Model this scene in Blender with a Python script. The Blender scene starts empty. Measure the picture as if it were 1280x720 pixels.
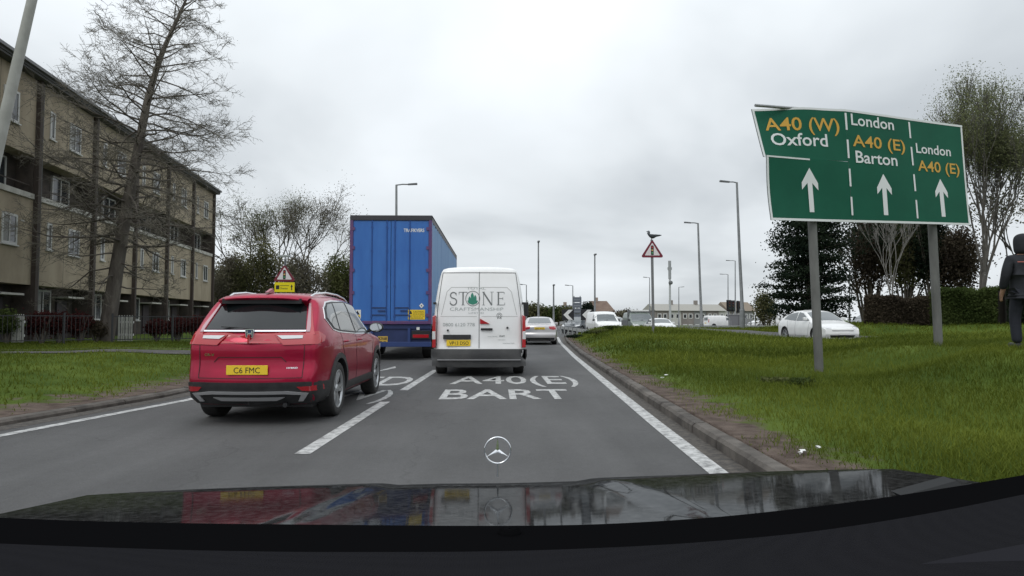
import bpy, bmesh, math, random
import numpy as np
from mathutils import Vector, Matrix
from mathutils.bvhtree import BVHTree
R = math.radians
SC = bpy.context.scene
COL = SC.collection
rng = random.Random(7)

# ------------------------------------------------------------------ camera, sky, sun, exposure
F = 850.0
YAW, PITCH = math.atan(20/F), math.atan(40/F)
CAM = Vector((0, 0, 1.25))
cd = bpy.data.cameras.new('camera'); cam = bpy.data.objects.new('camera', cd); COL.objects.link(cam)
cd.sensor_width = 36; cd.lens = F/1280*36; cd.clip_start = .03; cd.clip_end = 6000
cam.location = CAM; cam.rotation_euler = (R(90)+PITCH, 0, -YAW)
SC.camera = cam
CM = cam.rotation_euler.to_matrix()

SUN_EL, SUN_AZ = R(48), R(215)
w = bpy.data.worlds.new('World'); SC.world = w; w.use_nodes = True
nt = w.node_tree; N = nt.nodes; Lk = nt.links; N.clear()
out = N.new('ShaderNodeOutputWorld'); bg = N.new('ShaderNodeBackground'); bg2 = N.new('ShaderNodeBackground')
sky = N.new('ShaderNodeTexSky'); sky.sky_type = 'NISHITA'; sky.sun_disc = False
sky.sun_elevation = SUN_EL; sky.sun_rotation = SUN_AZ
Lk.new(sky.outputs[0], bg.inputs[0]); bg.inputs[1].default_value = .05
tc = N.new('ShaderNodeTexCoord'); sp = N.new('ShaderNodeSeparateXYZ'); Lk.new(tc.outputs['Generated'], sp.inputs[0])
def wm(op, a, b=None, clamp=False):
    n = N.new('ShaderNodeMath'); n.operation = op; n.use_clamp = clamp
    for i, q in enumerate((a, b)):
        if q is None: continue
        if isinstance(q, (int, float)): n.inputs[i].default_value = q
        else: Lk.new(q, n.inputs[i])
    return n.outputs[0]
zc = wm('ADD', wm('MAXIMUM', sp.outputs[2], 0.0), .30)
cx = wm('DIVIDE', sp.outputs[0], zc); cy = wm('DIVIDE', sp.outputs[1], zc)
cb = N.new('ShaderNodeCombineXYZ'); Lk.new(cx, cb.inputs[0]); Lk.new(cy, cb.inputs[1])
n1 = N.new('ShaderNodeTexNoise'); n1.inputs['Scale'].default_value = 1.0; n1.inputs['Detail'].default_value = 5; n1.inputs['Roughness'].default_value = .45
n1.inputs['Distortion'].default_value = .3
Lk.new(cb.outputs[0], n1.inputs['Vector'])
rp = N.new('ShaderNodeValToRGB'); e = rp.color_ramp.elements
e[0].position = .34; e[0].color = (.53, .57, .605, 1); e[1].position = .62; e[1].color = (.90, .95, .995, 1)
m_ = e.new(.48); m_.color = (.76, .805, .84, 1)
Lk.new(n1.outputs[0], rp.inputs[0]); Lk.new(rp.outputs[0], bg2.inputs[0])
# overcast sky: brighter overhead than at the horizon
st = wm('ADD', 1.0, wm('MULTIPLY', wm('POWER', wm('MAXIMUM', sp.outputs[2], 0.0), 1.5), 1.0))
Lk.new(st, bg2.inputs[1])
ad = N.new('ShaderNodeMixShader'); ad.inputs[0].default_value = .93
Lk.new(bg.outputs[0], ad.inputs[1]); Lk.new(bg2.outputs[0], ad.inputs[2]); Lk.new(ad.outputs[0], out.inputs[0])
sd = bpy.data.lights.new('sun', 'SUN'); sd.energy = .7; sd.angle = R(25); sd.color = (1, .96, .9)
so = bpy.data.objects.new('sun', sd); COL.objects.link(so)
so.rotation_euler = (R(90)-SUN_EL, 0, -SUN_AZ+R(180))
so.location = (0, 0, 60)
vs = SC.view_settings; vs.view_transform = 'Standard'; vs.look = 'None'; vs.exposure = 0; vs.gamma = 1; vs.use_curve_mapping = False
SC.cycles.max_bounces = 6; SC.cycles.diffuse_bounces = 3; SC.cycles.glossy_bounces = 4; SC.cycles.transparent_max_bounces = 8
SC.cycles.use_denoising = True

# ------------------------------------------------------------------ helpers
def at(u, v, Y):
    """the point at distance Y ahead that lies on the sight line of photo pixel u, v"""
    d = CM @ Vector(((u-640)/F, -(v-360)/F, -1)); return CAM + d*(Y/d.y)
def gp(u, v, z=0.0):
    d = CM @ Vector(((u-640)/F, -(v-360)/F, -1)); return CAM + d*((z-CAM.z)/d.z)
def sm(t): t = max(0., min(1., t)); return t*t*(3-2*t)
def lerp_tab(tab, x):
    if x <= tab[0][0]: return tab[0][1]
    for (a, b), (c, d) in zip(tab, tab[1:]):
        if x <= c: return b+(d-b)*(x-a)/(c-a)
    return tab[-1][1]

MATS = {}
def mat(name, col=(.5, .5, .5), rough=.6, metal=0., coat=0., col2=None, scale=5., bump=0., bscale=None, detail=4., emit=0., spec=.5, ramp=(.35, .65), stretch=None, trans=None, coord='Object', dist=0.):
    if name in MATS: return MATS[name]
    m = bpy.data.materials.new(name); m.use_nodes = True; t = m.node_tree; b = t.nodes['Principled BSDF']
    b.inputs['Base Color'].default_value = (*col, 1); b.inputs['Roughness'].default_value = rough
    b.inputs['Metallic'].default_value = metal; b.inputs['Specular IOR Level'].default_value = spec
    b.inputs['Coat Weight'].default_value = coat; b.inputs['Coat Roughness'].default_value = .04
    if trans: b.inputs['Transmission Weight'].default_value = trans
    if emit: b.inputs['Emission Color'].default_value = (*col, 1); b.inputs['Emission Strength'].default_value = emit
    if col2 or bump:
        tc = t.nodes.new('ShaderNodeTexCoord'); src = tc.outputs[coord]
        if stretch:
            mp = t.nodes.new('ShaderNodeMapping'); mp.inputs['Scale'].default_value = stretch; t.links.new(src, mp.inputs[0]); src = mp.outputs[0]
    if col2:
        nz = t.nodes.new('ShaderNodeTexNoise'); nz.inputs['Scale'].default_value = scale; nz.inputs['Detail'].default_value = detail
        nz.inputs['Roughness'].default_value = .6; nz.inputs['Distortion'].default_value = dist
        t.links.new(src, nz.inputs['Vector'])
        r = t.nodes.new('ShaderNodeValToRGB'); r.color_ramp.elements[0].position = ramp[0]; r.color_ramp.elements[1].position = ramp[1]
        r.color_ramp.elements[0].color = (*col, 1); r.color_ramp.elements[1].color = (*col2, 1)
        t.links.new(nz.outputs[0], r.inputs[0]); t.links.new(r.outputs[0], b.inputs['Base Color'])
    if bump:
        n2 = t.nodes.new('ShaderNodeTexNoise'); n2.inputs['Scale'].default_value = bscale or scale*4; n2.inputs['Detail'].default_value = 5
        t.links.new(src, n2.inputs['Vector'])
        bp = t.nodes.new('ShaderNodeBump'); bp.inputs['Strength'].default_value = bump; bp.inputs['Distance'].default_value = .02
        t.links.new(n2.outputs[0], bp.inputs['Height']); t.links.new(bp.outputs[0], b.inputs['Normal'])
    MATS[name] = m; return m

def tag(o, label=None, cat=None, group=None, kind=None):
    if label: o['label'] = label
    if cat: o['category'] = cat
    if group: o['group'] = group
    if kind: o['kind'] = kind
    return o
def empty(name, loc, rz=0., label=None, cat=None, group=None):
    o = bpy.data.objects.new(name, None); COL.objects.link(o); o.location = loc; o.rotation_euler = (0, 0, rz)
    o.empty_display_size = .2
    return tag(o, label, cat, group)
def copy_tree(o, parent=None):
    c = o.copy(); COL.objects.link(c)
    if parent is not None: c.parent = parent
    for ch in list(o.children): copy_tree(ch, c)
    return c

class MB:
    """collects shapes and links them as one mesh object"""
    def __init__(s): s.v = []; s.f = []; s.m = []; s.sm = []; s.cur = 0; s.smooth = False
    def add(s, vs, fs, mi=None, smooth=None):
        n = len(s.v); s.v += [tuple(p) for p in vs]; s.f += [tuple(i+n for i in f) for f in fs]
        s.m += [s.cur if mi is None else mi]*len(fs); s.sm += [s.smooth if smooth is None else smooth]*len(fs); return s
    def box(s, a, b, mi=None, bev=0.):
        x0, y0, z0 = a; x1, y1, z1 = b
        if bev:
            bm = bmesh.new(); bmesh.ops.create_cube(bm, size=1)
            for q in bm.verts: q.co = Vector(((x0+x1)/2+q.co.x*(x1-x0), (y0+y1)/2+q.co.y*(y1-y0), (z0+z1)/2+q.co.z*(z1-z0)))
            bmesh.ops.bevel(bm, geom=bm.edges[:], offset=bev, segments=2, affect='EDGES', profile=.6)
            s.bm(bm, mi, False); bm.free(); return s
        return s.add([(x0, y0, z0), (x1, y0, z0), (x1, y1, z0), (x0, y1, z0), (x0, y0, z1), (x1, y0, z1), (x1, y1, z1), (x0, y1, z1)],
              [(0, 3, 2, 1), (4, 5, 6, 7), (0, 1, 5, 4), (1, 2, 6, 5), (2, 3, 7, 6), (3, 0, 4, 7)], mi)
    def bm(s, bm, mi=None, smooth=None, M=None):
        bm.verts.ensure_lookup_table()
        for i, q in enumerate(bm.verts): q.index = i
        s.add([(M @ q.co if M else q.co) for q in bm.verts], [[q.index for q in f.verts] for f in bm.faces], mi, smooth); return s
    def tube(s, pts, rad, n=10, mi=None, cap=True, smooth=True):
        pts = [Vector(p) for p in pts]; rs = rad if isinstance(rad, (list, tuple)) else [rad]*len(pts)
        vs = []; up = None
        for i, p in enumerate(pts):
            d = (pts[min(i+1, len(pts)-1)]-pts[max(i-1, 0)]).normalized()
            if up is None: up = Vector((0, 0, 1)) if abs(d.z) < .9 else Vector((1, 0, 0))
            a = d.cross(up).normalized(); b = a.cross(d).normalized(); up = b
            for k in range(n):
                t = 2*math.pi*k/n; vs.append(p+(a*math.cos(t)+b*math.sin(t))*rs[i])
        fs = []
        for i in range(len(pts)-1):
            for k in range(n): fs.append((i*n+k, i*n+(k+1) % n, (i+1)*n+(k+1) % n, (i+1)*n+k))
        s.add(vs, fs, mi, smooth)
        if cap:
            s.add(vs[:n], [tuple(range(n))], mi, False); s.add(vs[-n:], [tuple(range(n))[::-1]], mi, False)
        return s
    def lathe(s, prof, axis='z', c=(0, 0, 0), n=24, mi=None, smooth=True):
        """prof: (r, h) list"""
        vs = []; c = Vector(c)
        for r, h in prof:
            for k in range(n):
                t = 2*math.pi*k/n; p = (r*math.cos(t), r*math.sin(t), h)
                if axis == 'x': p = (h, p[0], p[1])
                elif axis == 'y': p = (p[0], h, p[1])
                vs.append(c+Vector(p))
        fs = [(i*n+k, i*n+(k+1) % n, (i+1)*n+(k+1) % n, (i+1)*n+k) for i in range(len(prof)-1) for k in range(n)]
        return s.add(vs, fs, mi, smooth)
    def prism(s, poly, y0, y1, axis='y', mi=None):
        """2D outline extruded; axis y: poly in (x,z); axis x: poly in (y,z); axis z: poly in (x,y)"""
        def P(a, b, h): return {'y': (a, h, b), 'x': (h, a, b), 'z': (a, b, h)}[axis]
        n = len(poly); vs = [P(a, b, y0) for a, b in poly]+[P(a, b, y1) for a, b in poly]
        return s.add(vs, [tuple(range(n)), tuple(range(2*n-1, n-1, -1))]+[(i, n+i, n+(i+1) % n, (i+1) % n) for i in range(n)], mi)
    def quad(s, a, b, c, d, mi=None): return s.add([a, b, c, d], [(0, 1, 2, 3)], mi)
    def build(s, name, mats, parent=None, off=None, bevel=0., loc=None):
        me = bpy.data.meshes.new(name)
        vs = s.v if off is None else [(a+off[0], b+off[1], c+off[2]) for a, b, c in s.v]
        me.from_pydata(vs, [], s.f)
        if not isinstance(mats, (list, tuple)): mats = [mats]
        for q in mats: me.materials.append(q)
        me.polygons.foreach_set('material_index', s.m); me.polygons.foreach_set('use_smooth', s.sm); me.update()
        bm = bmesh.new(); bm.from_mesh(me); bmesh.ops.recalc_face_normals(bm, faces=bm.faces[:]); bm.to_mesh(me); bm.free()
        o = bpy.data.objects.new(name, me); COL.objects.link(o)
        if parent is not None: o.parent = parent
        if loc is not None: o.location = loc
        if bevel:
            q = o.modifiers.new('bevel', 'BEVEL'); q.width = bevel; q.segments = 2; q.limit_method = 'ANGLE'; q.angle_limit = R(35)
        return o

_tx = {}
def text_geo(s, bold=0.):
    """flat letters normalised to cap height 1, left at 0"""
    if 'M' in s or 'N' in s: bold = min(bold, 0.)
    if (s, bold) in _tx: return _tx[(s, bold)]
    c = bpy.data.curves.new('t', 'FONT'); c.body = s; c.size = 1; c.offset = bold; c.resolution_u = 3
    o = bpy.data.objects.new('t', c); COL.objects.link(o)
    dg = bpy.context.evaluated_depsgraph_get(); me = bpy.data.meshes.new_from_object(o.evaluated_get(dg))
    bm = bmesh.new(); bm.from_mesh(me); bmesh.ops.remove_doubles(bm, verts=bm.verts, dist=.0005)
    bmesh.ops.triangulate(bm, faces=bm.faces[:])
    vs = [v.co.copy() for v in bm.verts]
    for i, v in enumerate(bm.verts): v.index = i
    fs = [[v.index for v in f.verts] for f in bm.faces]; bm.free()
    bpy.data.objects.remove(o); bpy.data.curves.remove(c); bpy.data.meshes.remove(me)
    x0 = min(v.x for v in vs); x1 = max(v.x for v in vs); H = .73
    r = ([((v.x-x0)/(x1-x0), v.y/H) for v in vs], fs, (x1-x0)/H); _tx[(s, bold)] = r; return r
def put_text(mb, s, fn, x0, x1, z0, z1, bold=.0, mi=None):
    """letters laid over the box x0..x1, z0..z1 (cap height), fn maps (x, z) to a point"""
    vs, fs, _ = text_geo(s, bold)
    mb.add([fn(x0+(x1-x0)*a, z0+(z1-z0)*b) for a, b in vs], fs, mi, False)

def fast_mesh(name, V, Fc, mats, midx=None, parent=None, smooth=False, attr=None):
    """numpy verts (n,3) and faces (m,k)"""
    me = bpy.data.meshes.new(name); n, k = len(Fc), Fc.shape[1]
    me.vertices.add(len(V)); me.vertices.foreach_set('co', V.astype(np.float32).ravel())
    me.loops.add(n*k); me.loops.foreach_set('vertex_index', Fc.astype(np.int32).ravel())
    me.polygons.add(n); me.polygons.foreach_set('loop_start', np.arange(0, n*k, k, dtype=np.int32))
    me.polygons.foreach_set('loop_total', np.full(n, k, dtype=np.int32))
    for q in (mats if isinstance(mats, (list, tuple)) else [mats]): me.materials.append(q)
    if midx is not None: me.polygons.foreach_set('material_index', midx.astype(np.int32))
    if smooth: me.polygons.foreach_set('use_smooth', np.ones(n, dtype=bool))
    me.update(calc_edges=True)
    if attr is not None:
        a = me.attributes.new('tone', 'FLOAT', 'POINT'); a.data.foreach_set('value', attr.astype(np.float32))
    o = bpy.data.objects.new(name, me); COL.objects.link(o)
    if parent is not None: o.parent = parent
    return o
def segs_mesh(name, segs, m, n=4, parent=None):
    """segs: list of (p0, p1, r0, r1): tapering limbs"""
    A = np.array([s[0] for s in segs], float); B = np.array([s[1] for s in segs], float)
    r0 = np.array([s[2] for s in segs]); r1 = np.array([s[3] for s in segs])
    d = B-A; d /= np.linalg.norm(d, axis=1)[:, None]+1e-9
    up = np.where(np.abs(d[:, 2:3]) < .9, np.array([[0, 0, 1.]]), np.array([[1., 0, 0]]))
    a = np.cross(d, up); a /= np.linalg.norm(a, axis=1)[:, None]; b = np.cross(a, d)
    V = []
    for P, rr in ((A, r0), (B, r1)):
        for k in range(n):
            t = 2*math.pi*k/n; V.append(P+(a*math.cos(t)+b*math.sin(t))*rr[:, None])
    V = np.stack(V, 1).reshape(-1, 3); base = np.arange(len(segs))*2*n
    Fc = np.stack([np.stack([base+k, base+(k+1) % n, base+n+(k+1) % n, base+n+k], 1) for k in range(n)], 1).reshape(-1, 4)
    return fast_mesh(name, V, Fc, m, parent=parent, smooth=n > 4)
def leaves_np(C, size, rs, flat=0.):
    n = len(C); nrm = rs.normal(size=(n, 3)); nrm[:, 2] += flat; nrm /= np.linalg.norm(nrm, axis=1)[:, None]
    t = np.cross(nrm, rs.normal(size=(n, 3))); t /= np.linalg.norm(t, axis=1)[:, None]; b = np.cross(nrm, t)
    s = size*(.6+.8*rs.random(n))[:, None]
    V = np.stack([C-t*s, C-b*s*.55, C+t*s, C+b*s*.55], 1).reshape(-1, 3)
    Fc = np.arange(n*4).reshape(n, 4); return V, Fc
def leafmat(name, c1, c2, rough=.6):
    if name in MATS: return MATS[name]
    m = mat(name, c1, .85, spec=.12); t = m.node_tree; b = t.nodes['Principled BSDF']
    at_ = t.nodes.new('ShaderNodeAttribute'); at_.attribute_name = 'tone'
    r = t.nodes.new('ShaderNodeMix'); r.data_type = 'RGBA'; r.inputs[6].default_value = (*c1, 1); r.inputs[7].default_value = (*c2, 1)
    t.links.new(at_.outputs['Fac'], r.inputs[0]); t.links.new(r.outputs[2], b.inputs['Base Color'])
    tl = t.nodes.new('ShaderNodeBsdfTranslucent'); mx = t.nodes.new('ShaderNodeMixShader'); mx.inputs[0].default_value = .38; t.links.new(r.outputs[2], tl.inputs[0])
    t.links.new(b.outputs[0], mx.inputs[1]); t.links.new(tl.outputs[0], mx.inputs[2]); t.links.new(mx.outputs[0], t.nodes['Material Output'].inputs[0]); return m
def leaf_obj(name, C, size, m, rs, parent=None, flat=0.):
    V, Fc = leaves_np(C, size, rs, flat); tn = np.repeat(np.clip(rs.random(len(C))*.7+.3*np.sin(C[:, 0]*2.1+C[:, 2]*1.7+C[:, 1]), 0, 1), 4)
    return fast_mesh(name, V, Fc, m, parent=parent, attr=tn)

# ------------------------------------------------------------------ materials
ASPH = mat('asphalt', (.078, .078, .079), .85, spec=.35)
def dress_asphalt():
    t = ASPH.node_tree; nd = t.nodes; lk = t.links; b = nd['Principled BSDF']; tc = nd.new('ShaderNodeTexCoord')
    def nz(sc, det, stretch=None, rough=.6):
        src = tc.outputs['Object']
        if stretch: mp = nd.new('ShaderNodeMapping'); mp.inputs['Scale'].default_value = stretch; lk.new(src, mp.inputs[0]); src = mp.outputs[0]
        q = nd.new('ShaderNodeTexNoise'); q.inputs['Scale'].default_value = sc; q.inputs['Detail'].default_value = det; q.inputs['Roughness'].default_value = rough; lk.new(src, q.inputs['Vector']); return q.outputs[0]
    def rmp(src, p0, v0, p1, v1):
        q = nd.new('ShaderNodeMapRange'); q.inputs[1].default_value = p0; q.inputs[2].default_value = p1; q.inputs[3].default_value = v0; q.inputs[4].default_value = v1; lk.new(src, q.inputs[0]); return q.outputs[0]
    def mul(a, c): q = nd.new('ShaderNodeMath'); q.operation = 'MULTIPLY'; lk.new(a, q.inputs[0]); lk.new(c, q.inputs[1]); return q.outputs[0]
    v = mul(rmp(nz(1.0, 6, (1.1, .12, 1)), .3, .80, .7, 1.18), rmp(nz(.35, 5), .3, .80, .7, 1.16))     # lengthwise polish and broad patches
    v = mul(v, rmp(nz(70, 3, None, .8), .25, .66, .75, 1.34)); v = mul(v, rmp(nz(14, 6), .3, .92, .7, 1.08))
    vo = nd.new('ShaderNodeTexVoronoi'); vo.feature = 'DISTANCE_TO_EDGE'; vo.inputs['Scale'].default_value = .32; mp = nd.new('ShaderNodeMapping'); wv = nd.new('ShaderNodeVectorMath'); wv.operation = 'MULTIPLY_ADD'
    n3 = nd.new('ShaderNodeTexNoise'); n3.inputs['Scale'].default_value = 1.4; n3.inputs['Detail'].default_value = 6; lk.new(tc.outputs['Object'], n3.inputs['Vector']); lk.new(n3.outputs[1], wv.inputs[0]); wv.inputs[1].default_value = (1.1, 1.1, 0); lk.new(tc.outputs['Object'], wv.inputs[2]); lk.new(wv.outputs[0], vo.inputs['Vector'])
    v = mul(v, rmp(vo.outputs['Distance'], 0.001, .84, .006, 1.0))
    cc = nd.new('ShaderNodeVectorMath'); cc.operation = 'SCALE'; cc.inputs[0].default_value = (.086, .085, .085); lk.new(v, cc.inputs['Scale']); lk.new(cc.outputs[0], b.inputs['Base Color'])
    bp = nd.new('ShaderNodeBump'); bp.inputs['Strength'].default_value = .5; bp.inputs['Distance'].default_value = .01; lk.new(nz(150, 4), bp.inputs['Height']); lk.new(bp.outputs[0], b.inputs['Normal'])
dress_asphalt()
def worn(name, col):
    m = mat(name, col, .7); t = m.node_tree; b = t.nodes['Principled BSDF']
    tc = t.nodes.new('ShaderNodeTexCoord'); nz = t.nodes.new('ShaderNodeTexNoise'); nz.inputs['Scale'].default_value = 9; nz.inputs['Detail'].default_value = 9; nz.inputs['Roughness'].default_value = .75
    t.links.new(tc.outputs['Object'], nz.inputs['Vector'])
    r = t.nodes.new('ShaderNodeValToRGB'); r.color_ramp.elements[0].position = .39; r.color_ramp.elements[1].position = .56
    r.color_ramp.elements[0].color = (col[0]*.35, col[1]*.35, col[2]*.35, 1); r.color_ramp.elements[1].color = (*col, 1)
    t.links.new(nz.outputs[0], r.inputs[0]); t.links.new(r.outputs[0], b.inputs['Base Color']); return m
PAINT = worn('road_paint', (.50, .50, .49))
KERB = mat('kerb_stone', (.055, .048, .042), .95, col2=(.135, .120, .105), scale=3, bump=.5, bscale=60)
SOIL = mat('soil', (.075, .055, .045), .95, col2=(.17, .13, .11), scale=6, bump=.8, bscale=40, detail=8)
GRASSC = ((.056, .080, .010), (.160, .190, .028))
BLACK = mat('black_plastic', (.018, .018, .019), .55, col2=(.03, .03, .031), scale=8)
RUB = mat('tyre_rubber', (.018, .018, .018), .8, col2=(.03, .029, .028), scale=20)
ALU = mat('alloy', (.42, .43, .44), .35, metal=.8)
CHROME = mat('chrome', (.75, .76, .78), .12, metal=1.)
GLASS = mat('dark_glass', (.008, .010, .011), .06, spec=.5)
GLASSL = mat('clear_glass', (.06, .075, .08), .06, spec=1., coat=.5)
STEEL = mat('galvanised_steel', (.22, .23, .235), .55, metal=.25, col2=(.33, .34, .345), scale=6)
DARKST = mat('dark_steel', (.10, .105, .11), .6, col2=(.16, .165, .17), scale=5)
REDL = mat('red_lens', (.40, .012, .02), .12, coat=1)
CLEARL = mat('clear_lens', (.62, .62, .63), .1, coat=1)
WHITE = mat('white_paint', (.80, .80, .79), .3, coat=.5, col2=(.70, .70, .69), scale=2)
WH2 = mat('white_matt', (.72, .72, .70), .6)
YEL = mat('yellow_sheet', (.80, .56, .02), .5)
PLATE = mat('number_plate_yellow', (.80, .55, .03), .4)
INK = mat('black_ink', (.012, .012, .014), .5)
BARK = mat('bark', (.07, .058, .05), .95, col2=(.15, .13, .11), scale=5, bump=.8, bscale=25, stretch=(1, 1, .25))
TWIG = mat('twig', (.15, .135, .11), .9)

# ------------------------------------------------------------------ ground
RK = [(-30, .9), (0, 1.92), (5, 2.08), (6.8, 2.14), (9.4, 2.25), (14.2, 2.48), (24, 2.98), (38, 3.95), (50, 5.0), (60, 6.2)]
RL = [(-30, .6), (0, 1.65), (5.8, 1.90), (8.17, 2.0), (14.2, 2.30), (23.6, 2.78), (38, 3.65), (50, 4.6)]
LK = [(-30, -9.5), (0, -6.95), (5, -6.25), (8.1, -5.85), (11, -5.35), (14.5, -5.25), (22, -5.5), (40, -6.4), (50, -7.4)]
LL = [(-30, -9.0), (0, -6.4), (4.5, -5.8), (7.3, -5.40), (10.95, -4.80), (14.5, -4.75), (22, -5.0), (40, -5.9), (50, -6.7)]
CTRL = np.array([(5, 12, .16), (7, 12.3, .26), (9.1, 13.8, .72), (8.3, 10.5, .80), (7, 7, .42), (5, 6, .16), (4, 3, .14), (7, 3, .5), (11, 6, 1.0), (12, 9, 1.02), (12, 13, .92), (9.6, 20, .5),
    (12, 25, .33), (14, 21, .7), (16, 33, .13), (17.5, 30.5, .16), (19, 33, .4), (6.5, 28, .72), (5.8, 32, .76), (8, 36, .78), (8, 24, .6), (12, 37, .45), (11, 43, .74), (15, 44, .6), (17, 38, .5), (21, 38, 1.0), (26, 34, 1.05), (29, 26, 1.0),
    (20, 20, .95), (20, 10, 1.1), (40, 30, 1.2), (40, 45, 1.2), (5, 20, .28), (5.4, 25, .55), (5, 16, .2), (22, 28, .55), (7, 18, .35), (30, 5, 1.3), (26, 44, 1.1), (55, 20, 1.3), (6, 40, .7), (7, 46, .6)])
def kx(tab, y): return lerp_tab(tab, y)
def ground_z(x, y):
    xr = kx(RK, y)+.15
    if x > xr:
        d2 = (CTRL[:, 0]-x)**2+(CTRL[:, 1]-y)**2
        wgt = 1/(d2+.8)**2.0; z = float((wgt*CTRL[:, 2]).sum()/wgt.sum())
        z = .13+(z-.13)*sm((x-xr-.2)/2.0)
        return z+.012*math.sin(x*3.1+y*1.3)*sm((x-xr)/1.5)
    xl = kx(LK, y)-.15
    if x < xl:
        return .075+.345*sm((xl-x-.2)/5.0)+.012*math.sin(x*2.3+y*1.7)*sm((xl-x)/1.5)
    return 0.
def ground_mat(name, grass_attr=True):
    m = mat(name, (.05, .08, .02), .95, spec=.1); t = m.node_tree; b = t.nodes['Principled BSDF']; nd = t.nodes; lk = t.links
    tc = nd.new('ShaderNodeTexCoord')
    def noise(sc, det=6): 
        q = nd.new('ShaderNodeTexNoise'); q.inputs['Scale'].default_value = sc; q.inputs['Detail'].default_value = det; lk.new(tc.outputs['Object'], q.inputs['Vector']); return q.outputs[0]
    def ramp(src, p0, c0, p1, c1):
        q = nd.new('ShaderNodeValToRGB'); q.color_ramp.elements[0].position = p0; q.color_ramp.elements[1].position = p1
        q.color_ramp.elements[0].color = (*c0, 1); q.color_ramp.elements[1].color = (*c1, 1); lk.new(src, q.inputs[0]); return q.outputs[0]
    g = ramp(noise(.7), .35, (.048, .080, .012), .68, (.10, .14, .024)); s = ramp(noise(5, 9), .3, (.065, .048, .040), .75, (.16, .125, .105))
    a = nd.new('ShaderNodeAttribute'); a.attribute_name = 'tone'
    ad = nd.new('ShaderNodeMath'); ad.operation = 'ADD'; lk.new(a.outputs['Fac'], ad.inputs[0])
    n3 = nd.new('ShaderNodeMath'); n3.operation = 'MULTIPLY_ADD'; lk.new(noise(3, 8), n3.inputs[0]); n3.inputs[1].default_value = 1.6; n3.inputs[2].default_value = -.8; lk.new(n3.outputs[0], ad.inputs[1])
    cl = nd.new('ShaderNodeMapRange'); cl.inputs[1].default_value = .35; cl.inputs[2].default_value = .65; lk.new(ad.outputs[0], cl.inputs[0])
    mx = nd.new('ShaderNodeMix'); mx.data_type = 'RGBA'; lk.new(cl.outputs[0], mx.inputs[0]); lk.new(g, mx.inputs[6]); lk.new(s, mx.inputs[7]); lk.new(mx.outputs[2], b.inputs['Base Color'])
    bp = nd.new('ShaderNodeBump'); bp.inputs['Strength'].default_value = .9; bp.inputs['Distance'].default_value = .05; lk.new(noise(22, 8), bp.inputs['Height']); lk.new(bp.outputs[0], b.inputs['Normal'])
    return m
GROUND = ground_mat('grassy_ground')
def sheet(name, xs_fn, ys, soil_fn, m=GROUND):
    rows = [[(x, y, ground_z(x, y)) for x in xs_fn(y)] for y in ys]; n = len(rows[0])
    V = np.array([p for r in rows for p in r]); Fc = []
    for j in range(len(ys)-1):
        for i in range(n-1): Fc.append((j*n+i, j*n+i+1, (j+1)*n+i+1, (j+1)*n+i))
    # skirt down to the flat ground at the outer edge
    tone = np.array([soil_fn(p[0], p[1]) for p in V])
    o = fast_mesh(name, V, np.array(Fc), m, smooth=True, attr=tone); return o
ysv = list(np.arange(-12, 2, 1.5))+list(np.arange(2, 20, .35))+list(np.arange(20, 50.1, .8))
def geom(a, b, n, p=1.8): return [a+(b-a)*(i/(n-1))**p for i in range(n)]
def soil_r(x, y):
    d = x-kx(RK, y)-.15; w_ = 1.05 if y < 12 else .9; return max(0., 1.-d/w_)
def soil_l(x, y):
    d = kx(LK, y)-.15-x; return max(0., 1.-d/1.7)
vr = sheet('verge_right', lambda y: geom(kx(RK, y)+.15, 65, 90), ysv, soil_r); tag(vr, kind='structure')
vl = sheet('verge_left', lambda y: geom(kx(LK, y)-.15, -75, 70), ysv, soil_l); tag(vl, kind='structure')
g = MB(); g.box((-2500, -800, -.6), (2500, 4000, -.35)); go = g.build('ground', mat('far_grass', (.045, .075, .02), .95, col2=(.08, .1, .035), scale=.05)); tag(go, kind='structure')
for nm, side in (('bank_far_end', 1),):
    e_ = MB()
    for tabx in (vr, vl):
        me = tabx.data; n = 90 if tabx is vr else 70; rows = len(ysv)
        c = [me.vertices[(rows-1)*n+i].co.copy() for i in range(n)]
        for p, q in zip(c, c[1:]): e_.quad(p, q, (q.x, q.y+1.2, -.36), (p.x, p.y+1.2, -.36))
    tag(e_.build('embankment', mat('bank_grass', (.045, .085, .012), .95, col2=(.09, .135, .022), scale=.7)), kind='structure')
# carriageway
rd = MB(); ysr = list(np.arange(-12, 50.1, 1.))
for y0, y1 in zip(ysr, ysr[1:]):
    rd.quad((kx(LK, y0)-.02, y0, 0), (kx(RK, y0)+.02, y0, 0), (kx(RK, y1)+.02, y1, 0), (kx(LK, y1)-.02, y1, 0))
tag(rd.build('road', ASPH), kind='structure')
rb = MB(); pl = []
for k in range(64):
    t = 2*math.pi*k/64; pl.append((10+62*math.cos(t), 92+43*math.sin(t)))
rb.prism(pl, -.34, -.02, 'z'); tag(rb.build('roundabout_road', ASPH), kind='structure')
def ribbon(mb, tab, x0, x1, ya, yb, z, step=.8, dash=None):
    y = ya
    while y < yb-1e-6:
        y2 = min(y+step, yb); a = kx(tab, y); b = kx(tab, y2); mb.quad((a+x0, y, z), (a+x1, y, z), (b+x1, y2, z), (b+x0, y2, z)); y = y2
mk = MB(); ribbon(mk, RL, -.155, .01, -10, 50, .004); ribbon(mk, LL, -.07, .08, -10, 50, .004)
CEN = [(-20, -2.6), (6.64, -1.80), (17.1, -1.50), (50, -.6)]
def dashes(tab, w_, starts):
    for a, b in starts: ribbon(mk, tab, -w_/2, w_/2, a, b, .0042)
dashes(CEN, .15, [(-6.0, -2.5), (.6, 3.9), (6.45, 10.5), (12.2, 17.1), (18.5, 22.5), (24.1, 28.1), (29.7, 33.7), (35.3, 39.3), (41, 45)])
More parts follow.
